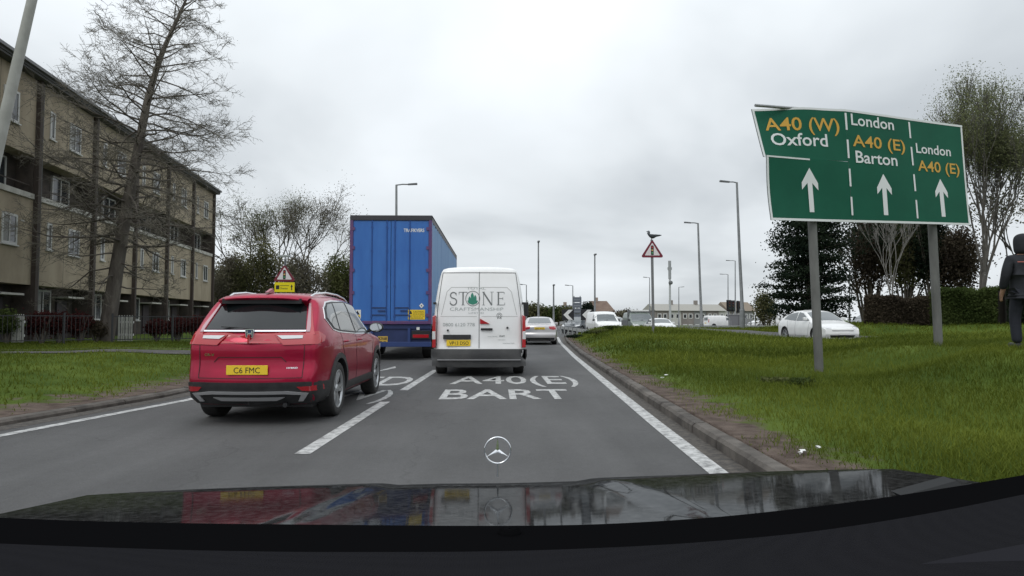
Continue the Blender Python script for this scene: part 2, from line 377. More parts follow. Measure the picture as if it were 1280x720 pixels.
def road_text(s, x0, x1, y0, y1, b=.02, sk=0):
    put_text(mk, s, lambda x, y: (x+sk*(y-y0), y, .0044), x0, x1, y0, y1, b)
b0 = gp(549, 498); b1 = gp(712, 498); road_text('BART', b0.x, b1.x+.08, gp(600, 499).y, gp(600, 486.5).y, .012)
b0 = gp(562, 480); b1 = gp(726, 480); road_text('A40(E)', b0.x, b1.x, gp(600, 480).y, gp(600, 470.5).y+.1, .01)
road_text('A40(W)', -4.35, -1.72, 10.75, 12.3, .01); road_text('OXFD', -4.3, -1.72, 13.1, 15.2, .01); mk.quad(*[Vector((p.x, p.y, .0044)) for p in (gp(468, 465), gp(478, 463.5), gp(495, 460), gp(494, 458))])
tag(mk.build('road_markings', PAINT), kind='structure')
def kerb_run(tab, sgn, ya, yb, nm):
    k = MB(); y = ya
    while y < yb:
        y2 = y+.914-.012; a = kx(tab, y); b = kx(tab, y2); s = sgn
        j = rng.uniform(-.008, .008); h = (.118 if sgn > 0 else .07)+rng.uniform(-.008, .006)
        P = [(0, -.05), (.005, h-.03), (.035, h), (.15, h+.008), (.15, -.05)]
        vs = [(a+s*px_+j, y, pz) for px_, pz in P]+[(b+s*px_+j, y2, pz) for px_, pz in P]
        k.add(vs, [(i, i+1, i+6, i+5) for i in range(4)]+[(0, 1, 2, 3, 4), (9, 8, 7, 6, 5)]); y += .914
    tag(k.build(nm, KERB), kind='structure')
kerb_run(RK, 1, -8, 49, 'kerb'); kerb_run(LK, -1, -8, 49, 'kerb')
# dirty channel beside the kerbs
ch = MB(); ribbon(ch, RK, -.20, .0, -10, 49, .0035); ribbon(ch, LK, .0, .30, -10, 49, .0035)
tag(ch.build('road_edge_grit', mat('grit', (.05, .046, .042), .95, col2=(.12, .105, .09), scale=14, bump=.6, bscale=90, detail=9, ramp=(.4, .7))), kind='structure')
def path_ribbon(nm, pts, wd, m, dz=.015, edge=None):
    mb = MB(); P = []
    for (xa, ya), (xb, yb) in zip(pts, pts[1:]):
        n = max(2, int(math.hypot(xb-xa, yb-ya)/.5))
        for i in range(n): P.append((xa+(xb-xa)*i/n, ya+(yb-ya)*i/n))
    P.append(pts[-1]); L_ = []
    for i, (x, y) in enumerate(P):
        a = P[max(0, i-2)]; b = P[min(len(P)-1, i+2)]; d = Vector((b[0]-a[0], b[1]-a[1])).normalized(); n_ = Vector((-d.y, d.x))
        L_.append([(x+n_.x*s, y+n_.y*s, ground_z(x+n_.x*s, y+n_.y*s)+dz) for s in np.linspace(-wd/2, wd/2, 7)])
    for r0, r1 in zip(L_, L_[1:]):
        for i in range(6): mb.quad(r0[i], r0[i+1], r1[i+1], r1[i])
    o = mb.build(nm, m); tag(o, kind='structure'); return L_
path_ribbon('opposite_road', [(9.5, 49), (11.6, 43), (14, 37.5), (16.8, 32.6), (21, 28), (28, 23.5), (45, 17)], 5.5, ASPH, .03)
PATHM = mat('old_path_asphalt', (.055, .052, .05), .9, col2=(.10, .095, .088), scale=2, bump=.5, bscale=80)
FP = [(-24, 11.5), (-16, 14.9), (-11.5, 17.6), (-8.4, 20.2), (-5.75, 22.2)]
path_ribbon('footpath', FP, 1.3, PATHM, .018)
pe = path_ribbon('path_edging', [(x-.4, y+.62) for x, y in FP[:-1]]+[(-6.1, 22.7)], .09, KERB, .06)

# grass blades on the verges
rs = np.random.RandomState(3)
def in_path(x, y):
    for (xa, ya), (xb, yb) in zip(FP, FP[1:]):
        dx, dy = xb-xa, yb-ya; t = max(0, min(1, ((x-xa)*dx+(y-ya)*dy)/(dx*dx+dy*dy)))
        if math.hypot(x-xa-t*dx, y-ya-t*dy) < .72: return True
    return False
OPP = [(9.5, 49), (11.6, 43), (14, 37.5), (16.8, 32.6), (21, 28), (28, 23.5), (45, 17)]
def in_opp(x, y):
    for (xa, ya), (xb, yb) in zip(OPP, OPP[1:]):
        dx, dy = xb-xa, yb-ya; t = max(0, min(1, ((x-xa)*dx+(y-ya)*dy)/(dx*dx+dy*dy)))
        if math.hypot(x-xa-t*dx, y-ya-t*dy) < 3.0: return True
    return False
def blades(name, n, side, ya, yb, wmax, h, wd, pdist=1.6):
    C = []; H = []; cnt = 0
    while cnt < n:
        y = ya+(yb-ya)*rs.random()**pdist; d = wmax*rs.random()**.9
        x = kx(RK, y)+.15+d if side > 0 else kx(LK, y)-.15-d
        s = 1-d/1.0+(math.sin(x*2.7+y*1.9)+math.sin(y*3.3-x*1.2))*.22
        cnt += 1
        if rs.random() < s: continue
        if abs(x) > (y+1)*.84+1: continue
        if side < 0 and in_path(x, y): continue
        if side > 0 and in_opp(x, y): continue
        C.append((x, y, ground_z(x, y)-.01)); H.append(h*(.55+.7*rs.random())*(.75+.5*abs(math.sin(x*1.1+y*.7)))*min(1, .35+.5*d))
    C = np.array(C); H = np.array(H); m = len(C)
    ang = rs.random(m)*6.283; t = np.stack([np.cos(ang), np.sin(ang), np.zeros(m)], 1)
    ln = rs.normal(size=(m, 3))*.35; ln[:, 2] = 1; ln /= np.linalg.norm(ln, axis=1)[:, None]
    ww = wd*(.6+.8*rs.random(m))[:, None]
    mid = C+ln*H[:, None]*.55; tip = C+ln*H[:, None]+t[:, ::-1]*0+np.stack([np.cos(ang+1.5), np.sin(ang+1.5), np.full(m, -.2)], 1)*H[:, None]*.35
    V = np.stack([C-t*ww, C+t*ww, mid+t*ww*.7, mid-t*ww*.7, mid-t*ww*.7, mid+t*ww*.7, tip+t*ww*.12, tip-t*ww*.12], 1).reshape(-1, 3)
    b = np.arange(m)*8; Fc = np.concatenate([np.stack([b, b+1, b+2, b+3], 1), np.stack([b+4, b+5, b+6, b+7], 1)])
    tone = np.repeat(np.clip(.25+.5*rs.random(m)+.3*np.sin(C[:, 0]*.9+C[:, 1]*.6), 0, 1), 8)
    o = fast_mesh(name, V, Fc, leafmat('grass_blade', *GRASSC), attr=tone)
    return tag(o, 'long green grass covering the bank right of the road' if side > 0 else 'short green grass on the verge left of the road', 'grass', kind='stuff')
blades('grass', 150000, 1, 4.2, 20, 12, .125, .0042)
blades('grass', 40000, 1, 16, 48, 16, .20, .014, 1.0)
blades('grass', 60000, 1, 14, 44, 34, .16, .016, 1.0)
blades('grass', 45000, -1, 6, 26, 13, .10, .007, 1.2)
# litter on the verge
for i, (u, v, c, r_) in enumerate([(833, 471, 'white', .05), (828, 474, 'white', .04), (1004, 567, 'white', .045), (1023, 562, 'white', .03), (1000, 569, 'white', .03)]):
    p = gp(u, v, .14); p.z = ground_z(p.x, p.y)+.012; b = MB(); n = 7
    top = [(r_*(.6+.5*rng.random())*math.cos(6.283*k/n), r_*(.4+.5*rng.random())*math.sin(6.283*k/n), .012+.02*rng.random()) for k in range(n)]
    b.add([(0, 0, .03)]+top, [(0, k+1, (k+1) % n+1) for k in range(n)]); b.add([(0, 0, 0)]+top, [(0, (k+1) % n+1, k+1) for k in range(n)])
    tag(b.build('litter', WH2, loc=p), ['crumpled white litter on the mud edge, farther scrap of a pair by the kerb', 'crumpled white litter beside another scrap, the nearer of the far pair', 'largest white paper scrap low on the muddy verge near the bonnet', 'small white scrap right of two other scraps on the muddy verge', 'small white scrap touching the largest scrap on the muddy verge'][i], 'litter', 'litter scraps on the muddy verge')

# ------------------------------------------------------------------ cars
def body_mesh(sp):
    L, zb = sp['L'], sp.get('zb', .26); nu, nv, nw = 14, sp.get('nv', 64), sp.get('nw', 22)
    W2 = sp['W']/2; vid = {}; V = []; Fc = []
    topz = sp['top']; zmax = max(z for _, z in topz)
    def pos(i, j, k):
        u = i/nu*2-1; v = j/nv; w_ = k/nw
        y0 = v*L; zt = lerp_tab(topz, y0); z = zb+(zt-zb)*w_
        zn = z
        yr = lerp_tab(sp['rear'], zn); yf = L-lerp_tab(sp['front'], zn)
        y = yr+(yf-yr)*v
        hw = lerp_tab(sp['side'], z)*W2
        te = sp.get('taper', .10)
        hr = 1-te*max(0, 1-y/.9)**2.2; hf = 1-sp.get('ftaper', .16)*max(0, 1-(L-y)/1.1)**2.0
        x = u*hw*hr*hf
        # ends bulge in plan, roof crowns
        if v < .02: y += sp.get('rb', .07)*u*u*(1-v/.02)
        if v > .98: y -= sp.get('fb', .16)*u*u*((v-.98)/.02)
        z -= sp.get('crown', .05)*w_**6*abs(u)**2.5
        return (x, y, z)
    def vert(i, j, k):
        key = (i, j, k)
        if key not in vid: vid[key] = len(V); V.append(pos(i, j, k))
        return vid[key]
    for j in range(nv):
        for i in range(nu):
            for k in (0, nw): Fc.append([vert(i, j, k), vert(i+1, j, k), vert(i+1, j+1, k), vert(i, j+1, k)])
        for k in range(nw):
            for i in (0, nu): Fc.append([vert(i, j, k), vert(i, j+1, k), vert(i, j+1, k+1), vert(i, j, k+1)])
    for i in range(nu):
        for k in range(nw):
            for j in (0, nv): Fc.append([vert(i, j, k), vert(i+1, j, k), vert(i+1, j, k+1), vert(i, j, k+1)])
    bm = bmesh.new(); bv = [bm.verts.new(p) for p in V]
    for f in Fc: bm.faces.new([bv[q] for q in f])
    for _ in range(sp.get('smooth', 3)): bmesh.ops.smooth_vert(bm, verts=bm.verts[:], factor=.5, use_axis_x=True, use_axis_y=True, use_axis_z=True)
    bmesh.ops.recalc_face_normals(bm, faces=bm.faces[:]); return bm
def cut_arches(bm, sp, mats):
    me = bpy.data.meshes.new('body'); bm.to_mesh(me)
    for q in mats: me.materials.append(q)
    for p in me.polygons: p.use_smooth = True
    o = bpy.data.objects.new('body', me); COL.objects.link(o); cut = []
    for ya in sp['axles']:
        c = MB(); r_ = sp['wr']+.055
        for s in (-1, 1):
            x0, x1 = sorted((s*(sp['W']/2-.33), s*(sp['W']/2+.3)))
            c.prism([(ya+r_*math.cos(2*math.pi*k/40), sp['wr']+.01+r_*math.sin(2*math.pi*k/40)) for k in range(40)], x0, x1, 'x', mi=0)
        co = c.build('cut', [mats[1]]); cut.append(co)
        q = o.modifiers.new('b', 'BOOLEAN'); q.operation = 'DIFFERENCE'; q.object = co; q.solver = 'EXACT'; q.material_mode = 'TRANSFER'
    dg = bpy.context.evaluated_depsgraph_get(); m2 = bpy.data.meshes.new_from_object(o.evaluated_get(dg))
    bpy.data.objects.remove(o)
    for c in cut: bpy.data.objects.remove(c)
    m2.materials.clear() if len(m2.materials) == 0 else None
    return m2
def patch(mb, bvh, poly, axis, off=.006, th=.012, cell=.07, mi=None, smooth=True):
    """outline laid over the body seen along an axis ('x-','x+' poly in (y,z); 'y-','y+' poly in (x,z); 'z+' poly in (x,y))"""
    bm = bmesh.new(); vs = [bm.verts.new((a, b, 0)) for a, b in poly]; bm.faces.new(vs)
    xs = [p[0] for p in poly]; zs = [p[1] for p in poly]
    for ax, lo, hi in ((0, min(xs), max(xs)), (1, min(zs), max(zs))):
        t = lo+cell
        while t < hi-.3*cell:
            co = (t, 0, 0) if ax == 0 else (0, t, 0); no = (1, 0, 0) if ax == 0 else (0, 1, 0)
            bmesh.ops.bisect_plane(bm, geom=bm.verts[:]+bm.edges[:]+bm.faces[:], plane_co=co, plane_no=no); t += cell
    d = {'x-': Vector((1, 0, 0)), 'x+': Vector((-1, 0, 0)), 'y-': Vector((0, 1, 0)), 'y+': Vector((0, -1, 0)), 'z+': Vector((0, 0, -1))}[axis]
    border = [e for e in bm.edges if len(e.link_faces) == 1]
    P = {}
    for v in bm.verts:
        a, b = v.co.x, v.co.y
        o = {'x': Vector((0, a, b)), 'y': Vector((a, 0, b)), 'z': Vector((a, b, 0))}[axis[0]] - d*12
        hit = bvh.ray_cast(o, d)
        if hit[0] is None:
            q = o.copy(); nr = bvh.find_nearest(Vector((o.x if axis[0] != 'x' else 0, o.y if axis[0] != 'y' else (0 if axis[1] == '-' else 4.), o.z if axis[0] != 'z' else 1.)))
            p, nn = nr[0], nr[1]; p = Vector((p.x if axis[0] == 'x' else o.x, p.y if axis[0] == 'y' else o.y, p.z if axis[0] == 'z' else o.z))
        else: p, nn = hit[0], hit[1]
        P[v] = (p, p+(nn if nn.dot(d) < 0 else -nn)*.6*off-d*off*.6)
    idx = {v: i for i, v in enumerate(bm.verts)}
    V = [P[v][1] for v in bm.verts]; n = len(V); V2 = [P[v][0]+d*th for v in bm.verts]
    fs = [[idx[v] for v in f.verts] for f in bm.faces]
    mb.add(V, fs, mi, smooth); mb.add([V[idx[v]] for e in border for v in e.verts]+[V2[idx[v]] for e in border for v in e.verts],
        [(2*i, 2*i+1, 2*len(border)+2*i+1, 2*len(border)+2*i) for i in range(len(border))], mi, False)
    bm.free(); return mb
def strip(p, q, w_):
    a = Vector(p); b = Vector(q); n = (b-a).normalized(); n = Vector((-n.y, n.x))*w_/2
    return [tuple(a-n), tuple(b-n), tuple(b+n), tuple(a+n)]
def wheel(parent, x, y, r_, s, off, spokes=5, rimr=None, wdt=.235, rimm=ALU, full=True):
    """s: outward side"""
    rr = rimr or r_*.70; m = MB(); w_ = wdt
    m.lathe([(rr*1.0, -w_*.0*s), (rr*.98, -.02*s), (rr*.93, -.035*s), (rr*.90, -.10*s), (rr*.5, -.13*s), (.02, -.13*s)], 'x', (0, 0, 0), 28, 1)
    m.lathe([(rr*1.02, -.004*s), (rr*1.0, .002*s), (rr*.94, -.004*s), (rr*.92, -.03*s)], 'x', (0, 0, 0), 28, 0)
    if full:
        for k in range(spokes):
            for dd in (-.16, .16):
                t = 2*math.pi*k/spokes+dd; a = Vector((0, math.cos(t), math.sin(t))); t0 = 2*math.pi*k/spokes+dd*.9; b = Vector((0, math.cos(t0+dd*.2), math.sin(t0+dd*.2)))
                p0 = b*.05; p1 = a*rr*.95; side = Vector((0, -a.z, a.y))*(.018*r_/.35)
                X = Vector((s, 0, 0)); vs = []
                for p, dpt in ((p0, -.03), (p1, -.008)):
                    for q in (-1, 1):
                        vs.append(p+side*q*(1.3 if dpt < -.02 else 1)+X*dpt); vs.append(p+side*q*1.4+X*(dpt-.035))
                m.add(vs, [(0, 2, 6, 4), (0, 4, 5, 1), (2, 3, 7, 6), (1, 5, 7, 3)], 0)
        m.lathe([(.001, -.012*s), (.05, -.014*s), (.062, -.03*s), (.062, -.07*s)], 'x', (0, 0, 0), 16, 0)
    wo = m.build('wheel', [rimm, BLACK], parent, loc=(x, y+off, r_))
    t = MB(); hw = w_
    t.lathe([(rr*1.0, -.004*s), (rr*1.06, .004*s), (r_*.90, .008*s), (r_*.965, -.004*s), (r_*.995, -.03*s), (r_, -.06*s), (r_, -(hw-.06)*s), (r_*.99, -(hw-.03)*s), (r_*.9, -hw*s), (rr, -hw*s), (rr*.5, -hw*.8*s)], 'x', (0, 0, 0), 40)
    t.build('tyre', RUB, wo)
    return wo
def car_base(sp, name, label, cat, loc, rz, paint, group=None):
    root = empty(name, loc, rz, label, cat, group); off = -sp['L']/2
    bm = body_mesh(sp); bvh = BVHTree.FromBMesh(bm)
    me = cut_arches(bm, sp, [paint, BLACK]); bm.free()
    for v in me.vertices: v.co.y += off
    bo = bpy.data.objects.new('body', me); COL.objects.link(bo); bo.parent = root
    for ya in sp['axles']:
        for s in (-1, 1): wheel(root, s*(sp['W']/2-.022), ya, sp['wr'], s, off, sp.get('spokes', 5), full=sp.get('detail', True))
    return root, bvh, off
def P_(nm, root, off, m, bvh, items, mat2=None, join=False, **kw):
    if not join and nm not in ('tail_light', 'skid_plate'):
        for it in items: q = P_(nm, root, off, m, bvh, [it], join=True, **kw)
        return q
    mb = MB()
    for it in items: patch(mb, bvh, it[0], it[1], **{**kw, **(it[2] if len(it) > 2 else {})})
    return mb.build(nm, m, root, off=(0, off, 0))
def mir(poly): return [(-a, b) for a, b in poly]
def arc(cx, cz, r0, r1, a0, a1, n=22):
    return [(cx+r1*math.cos(a0+(a1-a0)*k/n), cz+r1*math.sin(a0+(a1-a0)*k/n)) for k in range(n+1)]+[(cx+r0*math.cos(a1+(a0-a1)*k/n), cz+r0*math.sin(a1+(a0-a1)*k/n)) for k in range(n+1)]

# ---- red SUV, the nearest car
RED = mat('red_metallic_paint', (.36, .0008, .034), .33, metal=.55, coat=.45, col2=(.30, .0008, .028), scale=3)
SUV = dict(L=4.6, W=1.855, zb=.24, wr=.36, axles=(1.0, 3.66), spokes=5, taper=.20, rb=.15, smooth=4,
    top=[(0, 1.585), (.3, 1.63), (1.2, 1.67), (2.0, 1.655), (2.45, 1.60), (3.45, 1.12), (3.9, 1.06), (4.35, .97), (4.6, .86)],
    rear=[(.24, .16), (.36, .06), (.5, .0), (.58, .0), (.74, .07), (.98, .05), (1.1, .12), (1.18, .19), (1.5, .52), (1.66, .60)],
    front=[(.24, .16), (.5, .0), (.8, .03), (1.0, .16), (1.2, .3)],
    side=[(.24, .93), (.36, .975), (.62, 1.0), (.82, .985), (.98, 1.0), (1.08, .965), (1.16, .92), (1.56, .765), (1.68, .68)])
def build_suv():
    root, bvh, off = car_base(SUV, 'suv', 'glossy red SUV with yellow rear plate, leftmost vehicle in the queue', 'car', (-2.89, 8.05+2.3, 0), R(-.6), RED)
    root.scale = (.925, 1, .975)
    b = (root, off)
    gl = []; ch = []; bk = []
    for ax, sx in (('x-', -1), ('x+', 1)):
        DLO = [(.66, 1.30), (.76, 1.45), (.98, 1.53), (1.3, 1.555), (2.0, 1.57), (2.5, 1.54), (2.82, 1.42), (3.38, 1.13), (3.36, 1.055), (2.0, 1.075), (1.1, 1.115), (.84, 1.15)]
        cx_, cz_ = 2.0, 1.32
        ch.append((DLO, ax, {'off': .005}))
        bk.append(([(cx_+(a-cx_)*.975, cz_+(z-cz_)*.93) for a, z in DLO], ax, {'off': .008}))
        for gpoly in ([(.76, 1.31), (.84, 1.42), (1.0, 1.49), (1.24, 1.51), (1.13, 1.15), (.92, 1.175)],
                      [(1.30, 1.515), (1.98, 1.535), (2.0, 1.11), (1.19, 1.145)],
                      [(2.06, 1.535), (2.48, 1.505), (2.77, 1.39), (3.2, 1.16), (3.24, 1.09), (2.07, 1.105)]):
            P_('side_window', root, off, GLASSL, bvh, [(gpoly, ax, {'off': .012})])
    P_('window_trim', root, off, CHROME, bvh, ch); P_('window_surround', root, off, INK, bvh, bk)
    # tailgate
    P_('rear_window', root, off, GLASS, bvh, [([(-.65, 1.165), (.65, 1.165), (.575, 1.45), (.5, 1.50), (-.5, 1.50), (-.575, 1.45)], 'y-', {'off': .012})])
    sp_ = MB()
    for i in range(16):                                    # lip spoiler under the roof edge
        x0 = -.60+1.2*i/16; x1 = x0+1.2/16; f = lambda x: .40+.12*(abs(x)/.6)**3
        z = lambda x: 1.575-.035*(abs(x)/.6)**2.5
        ya, yb = f(x0), f(x1)
        sp_.add([(x0, ya, z(x0)-.02), (x1, yb, z(x1)-.02), (x1, yb, z(x1)), (x0, ya, z(x0)), (x0, .74, z(x0)+.055), (x1, .74, z(x1)+.055), (x0, .66, z(x0)-.08), (x1, .66, z(x1)-.08)],
                [(0, 1, 2, 3), (3, 2, 5, 4), (0, 6, 7, 1)], smooth=True)
    sp_.build('spoiler', RED, root, off=(0, off, 0))
    u = MB(); u.box((-.53, .47, 1.49), (.53, .66, 1.555)); u.build('spoiler_shade', INK, root, off=(0, off, 0))  # black block, the spoiler's shadow on the glass put into its colour
    bl = MB(); bl.box((-.14, .418, 1.548), (.14, .43, 1.562)); bl.build('high_brake_light', REDL, root, off=(0, off, 0))
    P_('chrome_bar', root, off, CHROME, bvh, [([(-.66, 1.132), (.66, 1.132), (.665, 1.152), (-.665, 1.152)], 'y-', {'off': .022})])
    for s in (-1, 1):
        q = [(s*.30, 1.10), (s*.84, 1.10), (s*.84, .985), (s*.42, .975)]
        tl = P_('tail_light', root, off, REDL, bvh, [(q, 'y-', {'off': .016, 'cell': .05}), ([(s*.67, 1.10), (s*.78, 1.10), (s*.68, 1.34), (s*.62, 1.50), (s*.59, 1.50)], 'y-', {'off': .014, 'cell': .05}),
            ([(.04, 1.0), (.22, .985), (.40, 1.02), (.46, 1.08), (.34, 1.14), (.2, 1.13), (.04, 1.10)], 'x-' if s < 0 else 'x+', {'off': .014, 'cell': .05})])
        mb = MB(); patch(mb, bvh, [(s*.33, 1.088), (s*.64, 1.088), (s*.64, 1.052), (s*.40, 1.045)], 'y-', off=.024, cell=.05); mb.build('reversing_lens', CLEARL, tl, off=(0, off, 0))
        mb = MB(); patch(mb, bvh, [(s*.590, 1.49), (s*.612, 1.49), (s*.705, 1.20), (s*.71, 1.13), (s*.672, 1.13)], 'y-', off=.022, cell=.05); mb.build('lens_strip', mat('pale_lens', (.42, .24, .27), .08, coat=1) , tl, off=(0, off, 0))
    # badge: an upright letter H in a rounded frame
    bg_ = MB(); yb = .085
    for poly in ([(-.052, 1.165), (.052, 1.165), (.042, 1.075), (-.042, 1.075)],): bg_.prism(poly, yb-.005, yb+.03, mi=1)
    for a in (strip((-.030, 1.152), (-.022, 1.088), .013), strip((.030, 1.152), (.022, 1.088), .013), strip((-.026, 1.117), (.026, 1.117), .012),
              strip((-.052, 1.166), (.052, 1.166), .009), strip((-.043, 1.075), (.043, 1.075), .009), strip((-.051, 1.167), (-.042, 1.074), .008), strip((.051, 1.167), (.042, 1.074), .008)): bg_.prism(a, yb-.013, yb+.0)
    bg_.build('badge', [CHROME, mat('badge_blue', (.02, .05, .12), .3)], root, off=(0, off, 0))
    pl = MB(); pl.box((-.26, .012, .625), (.26, .03, .737), 0, .003)
    put_text(pl, 'C6 FMC', lambda x, z: (x, .0095, z), -.165, .165, .645, .717, .006, 1)
    pl.build('number_plate', [PLATE, INK], root, off=(0, off, 0))
    P_('plate_recess_line', root, off, mat('red_shadow_gap', (.05, .002, .006), .5), bvh, [(strip((-.40, .83), (.40, .83), .010), 'y-', {'off': .004}), (strip((.40, .83), (.46, .77), .010), 'y-', {'off': .004}), (strip((-.40, .83), (-.46, .77), .010), 'y-', {'off': .004}),
        (strip((.675, 1.0), (.66, .58), .010), 'y-', {'off': .004}), (strip((-.675, 1.0), (-.66, .58), .010), 'y-', {'off': .004}), (strip((-.66, .58), (.66, .58), .008), 'y-', {'off': .004})])
    bd = MB()
    for s_, x0, x1, z0, z1 in (('CR-V', -.60, -.46, .845, .875), ('HYBRID', .47, .60, .69, .71)):
        vs, fs, _ = text_geo(s_, .02); pts = []
        for a, c in vs:
            x, z = x0+(x1-x0)*a, z0+(z1-z0)*c; h = bvh.ray_cast(Vector((x, -3, z)), Vector((0, 1, 0)))[0]; pts.append((x, (h.y if h else .06)-.004, z))
        bd.add(pts, fs)
    bd.build('lettering', CHROME, root, off=(0, off, 0))
    P_('rear_bumper', root, off, BLACK, bvh, [([(-.85, .53), (.85, .53), (.82, .27), (-.82, .27)], 'y-', {'off': .018})])
    P_('skid_plate', root, off, mat('silver_plastic', (.45, .45, .46), .35, metal=.4), bvh, [([(-.74, .40), (-.5, .425), (.5, .425), (.74, .40), (.70, .375), (.45, .395), (-.45, .395), (-.70, .375)], 'y-', {'off': .035}),
        ([(-.74, .40), (-.66, .405), (-.60, .30), (-.66, .30)], 'y-', {'off': .033}), ([(.74, .40), (.66, .405), (.60, .30), (.66, .30)], 'y-', {'off': .033}), ([(-.45, .355), (.45, .355), (.35, .315), (-.35, .315)], 'y-', {'off': .035})])
    for s in (-1, 1): P_('rear_reflector', root, off, REDL, bvh, [([(s*.60, .475), (s*.86, .485), (s*.86, .42), (s*.66, .425)], 'y-', {'off': .024, 'cell': .05})])
    # side cladding, sills, seams
    cl = []; sm_ = []
    for ax in ('x-', 'x+'):
        for ya in SUV['axles']: cl.append((arc(ya, .37, .405, .475, R(-8), R(188)), ax, {'off': .014, 'cell': .1}))
        cl.append(([(1.45, .42), (3.2, .42), (3.2, .25), (1.45, .25)], ax, {'off': .014})); cl.append(([(.05, .52), (.55, .52), (.6, .26), (.1, .26)], ax, {'off': .014}))
        cl.append(([(4.1, .45), (4.5, .45), (4.5, .26), (4.1, .26)], ax, {'off': .014}))
        for a, c in (((2.03, 1.06), (2.03, .42)), ((1.17, 1.11), (1.20, .9)), ((1.20, .9), (1.50, .55)), ((3.28, 1.05), (3.16, .42)), ((3.16, .42), (1.5, .42)), ((3.3, 1.06), (4.25, .93))): sm_.append((strip(a, c, .008), ax, {'off': .003}))
    P_('cladding', root, off, BLACK, bvh, cl); P_('panel_gap', root, off, INK, bvh, sm_)
    for s in (-1, 1):
        for y in (1.30, 2.15):
            for k in range(1):
                hd = MB()
                hx = bvh.ray_cast(Vector((s*3, y+.09, .985)), Vector((-s, 0, 0)))[0]
                hd.tube([(hx.x-s*.01, y, .985), (hx.x+s*.028, y+.03, .988), (hx.x+s*.03, y+.16, .99), (hx.x-s*.01, y+.19, .99)], .013, 8)
                hd.build('door_handle', RED, root, off=(0, off, 0))
    for s in (-1, 1):
        rl = MB()
        rl.tube([(s*.56, .76, 1.59), (s*.575, .92, 1.632), (s*.59, 1.4, 1.664), (s*.60, 2.0, 1.656), (s*.595, 2.45, 1.615), (s*.60, 2.62, 1.56)], .015, 8)
        rl.build('roof_rail', CHROME, root, off=(0, off, 0))
    for s in (-1, 1):
        m = MB(); bm = bmesh.new(); bmesh.ops.create_uvsphere(bm, u_segments=16, v_segments=10, radius=1)
        for v in bm.verts: v.co = Vector((s*1.02+v.co.x*.125, 3.05+max(-.035, v.co.y*.10), 1.16+v.co.z*.085*(1 if abs(v.co.z) < .9 else .97)))
        m.bm(bm, 0, True); bm.free(); m.prism([(s*.86, 1.07), (s*.96, 1.11), (s*.96, 1.14), (s*.84, 1.12)], 3.04, 3.12, mi=0)
        mo = m.build('wing_mirror', RED if s < 0 else BLACK, root, off=(0, off, 0))
        gm = MB(); gm.prism([(s*1.02+.105*math.cos(t*math.pi/8), 1.16+.066*math.sin(t*math.pi/8)) for t in range(16)], 3.005, 3.013); gm.build('mirror_glass', mat('mirror', (.75, .78, .8), .04, metal=1), mo, off=(0, off, 0))
    an = MB(); an.prism([(.62, 1.64), (.82, 1.70), (.86, 1.67), (.9, 1.64)], -.02, .02, 'x'); an.build('roof_aerial', RED, root, off=(0, off, 0))
    wp = MB(); wp.tube([(0, .16, 1.17), (-.15, .20, 1.185), (-.42, .215, 1.20)], .008, 6); wp.build('rear_wiper', INK, root, off=(0, off, 0))
    ug = MB(); ug.box((-.72, .35, .20), (.72, 4.3, .27)); ug.tube([(.45, .12, .25), (.45, .5, .25)], .03, 10); ug.build('underbody', INK, root, off=(0, off, 0))
    P_('windscreen', root, off, GLASS, bvh, [([(-.66, 2.62), (.66, 2.62), (.72, 3.35), (-.72, 3.35)], 'z+', {'off': .01})])
    for s in (-1, 1): P_('headlight', root, off, CLEARL, bvh, [([(s*.45, .78), (s*.86, .86), (s*.86, .76), (s*.5, .70)], 'y+', {'off': .012})])
build_suv()

# ---- white panel van
VAN = dict(L=5.55, W=2.07, zb=.40, wr=.34, axles=(1.0, 4.35), spokes=6, taper=.035, rb=.05, smooth=2, ftaper=.22, fb=.2, crown=.04,
    top=[(0, 2.43), (.3, 2.47), (3.3, 2.45), (3.9, 2.22), (4.55, 1.45), (5.1, 1.2), (5.5, .98)],
    rear=[(.4, .0), (.6, .0), (.62, .05), (1.3, .05), (1.9, .08), (2.5, .20)], front=[(.4, .1), (.6, 0), (.9, .04), (1.2, .2), (1.5, .3)],
    side=[(.4, .97), (.8, 1.0), (1.2, 1.0), (1.6, .975), (2.1, .90), (2.35, .845), (2.5, .80)])
VWHITE = mat('van_white', (.83, .83, .83), .3, coat=.5, col2=(.72, .71, .69), scale=1.3, ramp=(.5, .9))
def vx(c): return (530+c/4.64-599.5)/56.3
def vz(c): return 1.25-(325+c/4.64-400)/56.3
def surf(bvh, fn_off=.004):
    def f(x, z):
        h = bvh.ray_cast(Vector((x, -3, z)), Vector((0, 1, 0)))[0]; return (x, (h.y if h else .06)-fn_off, z)
    return f
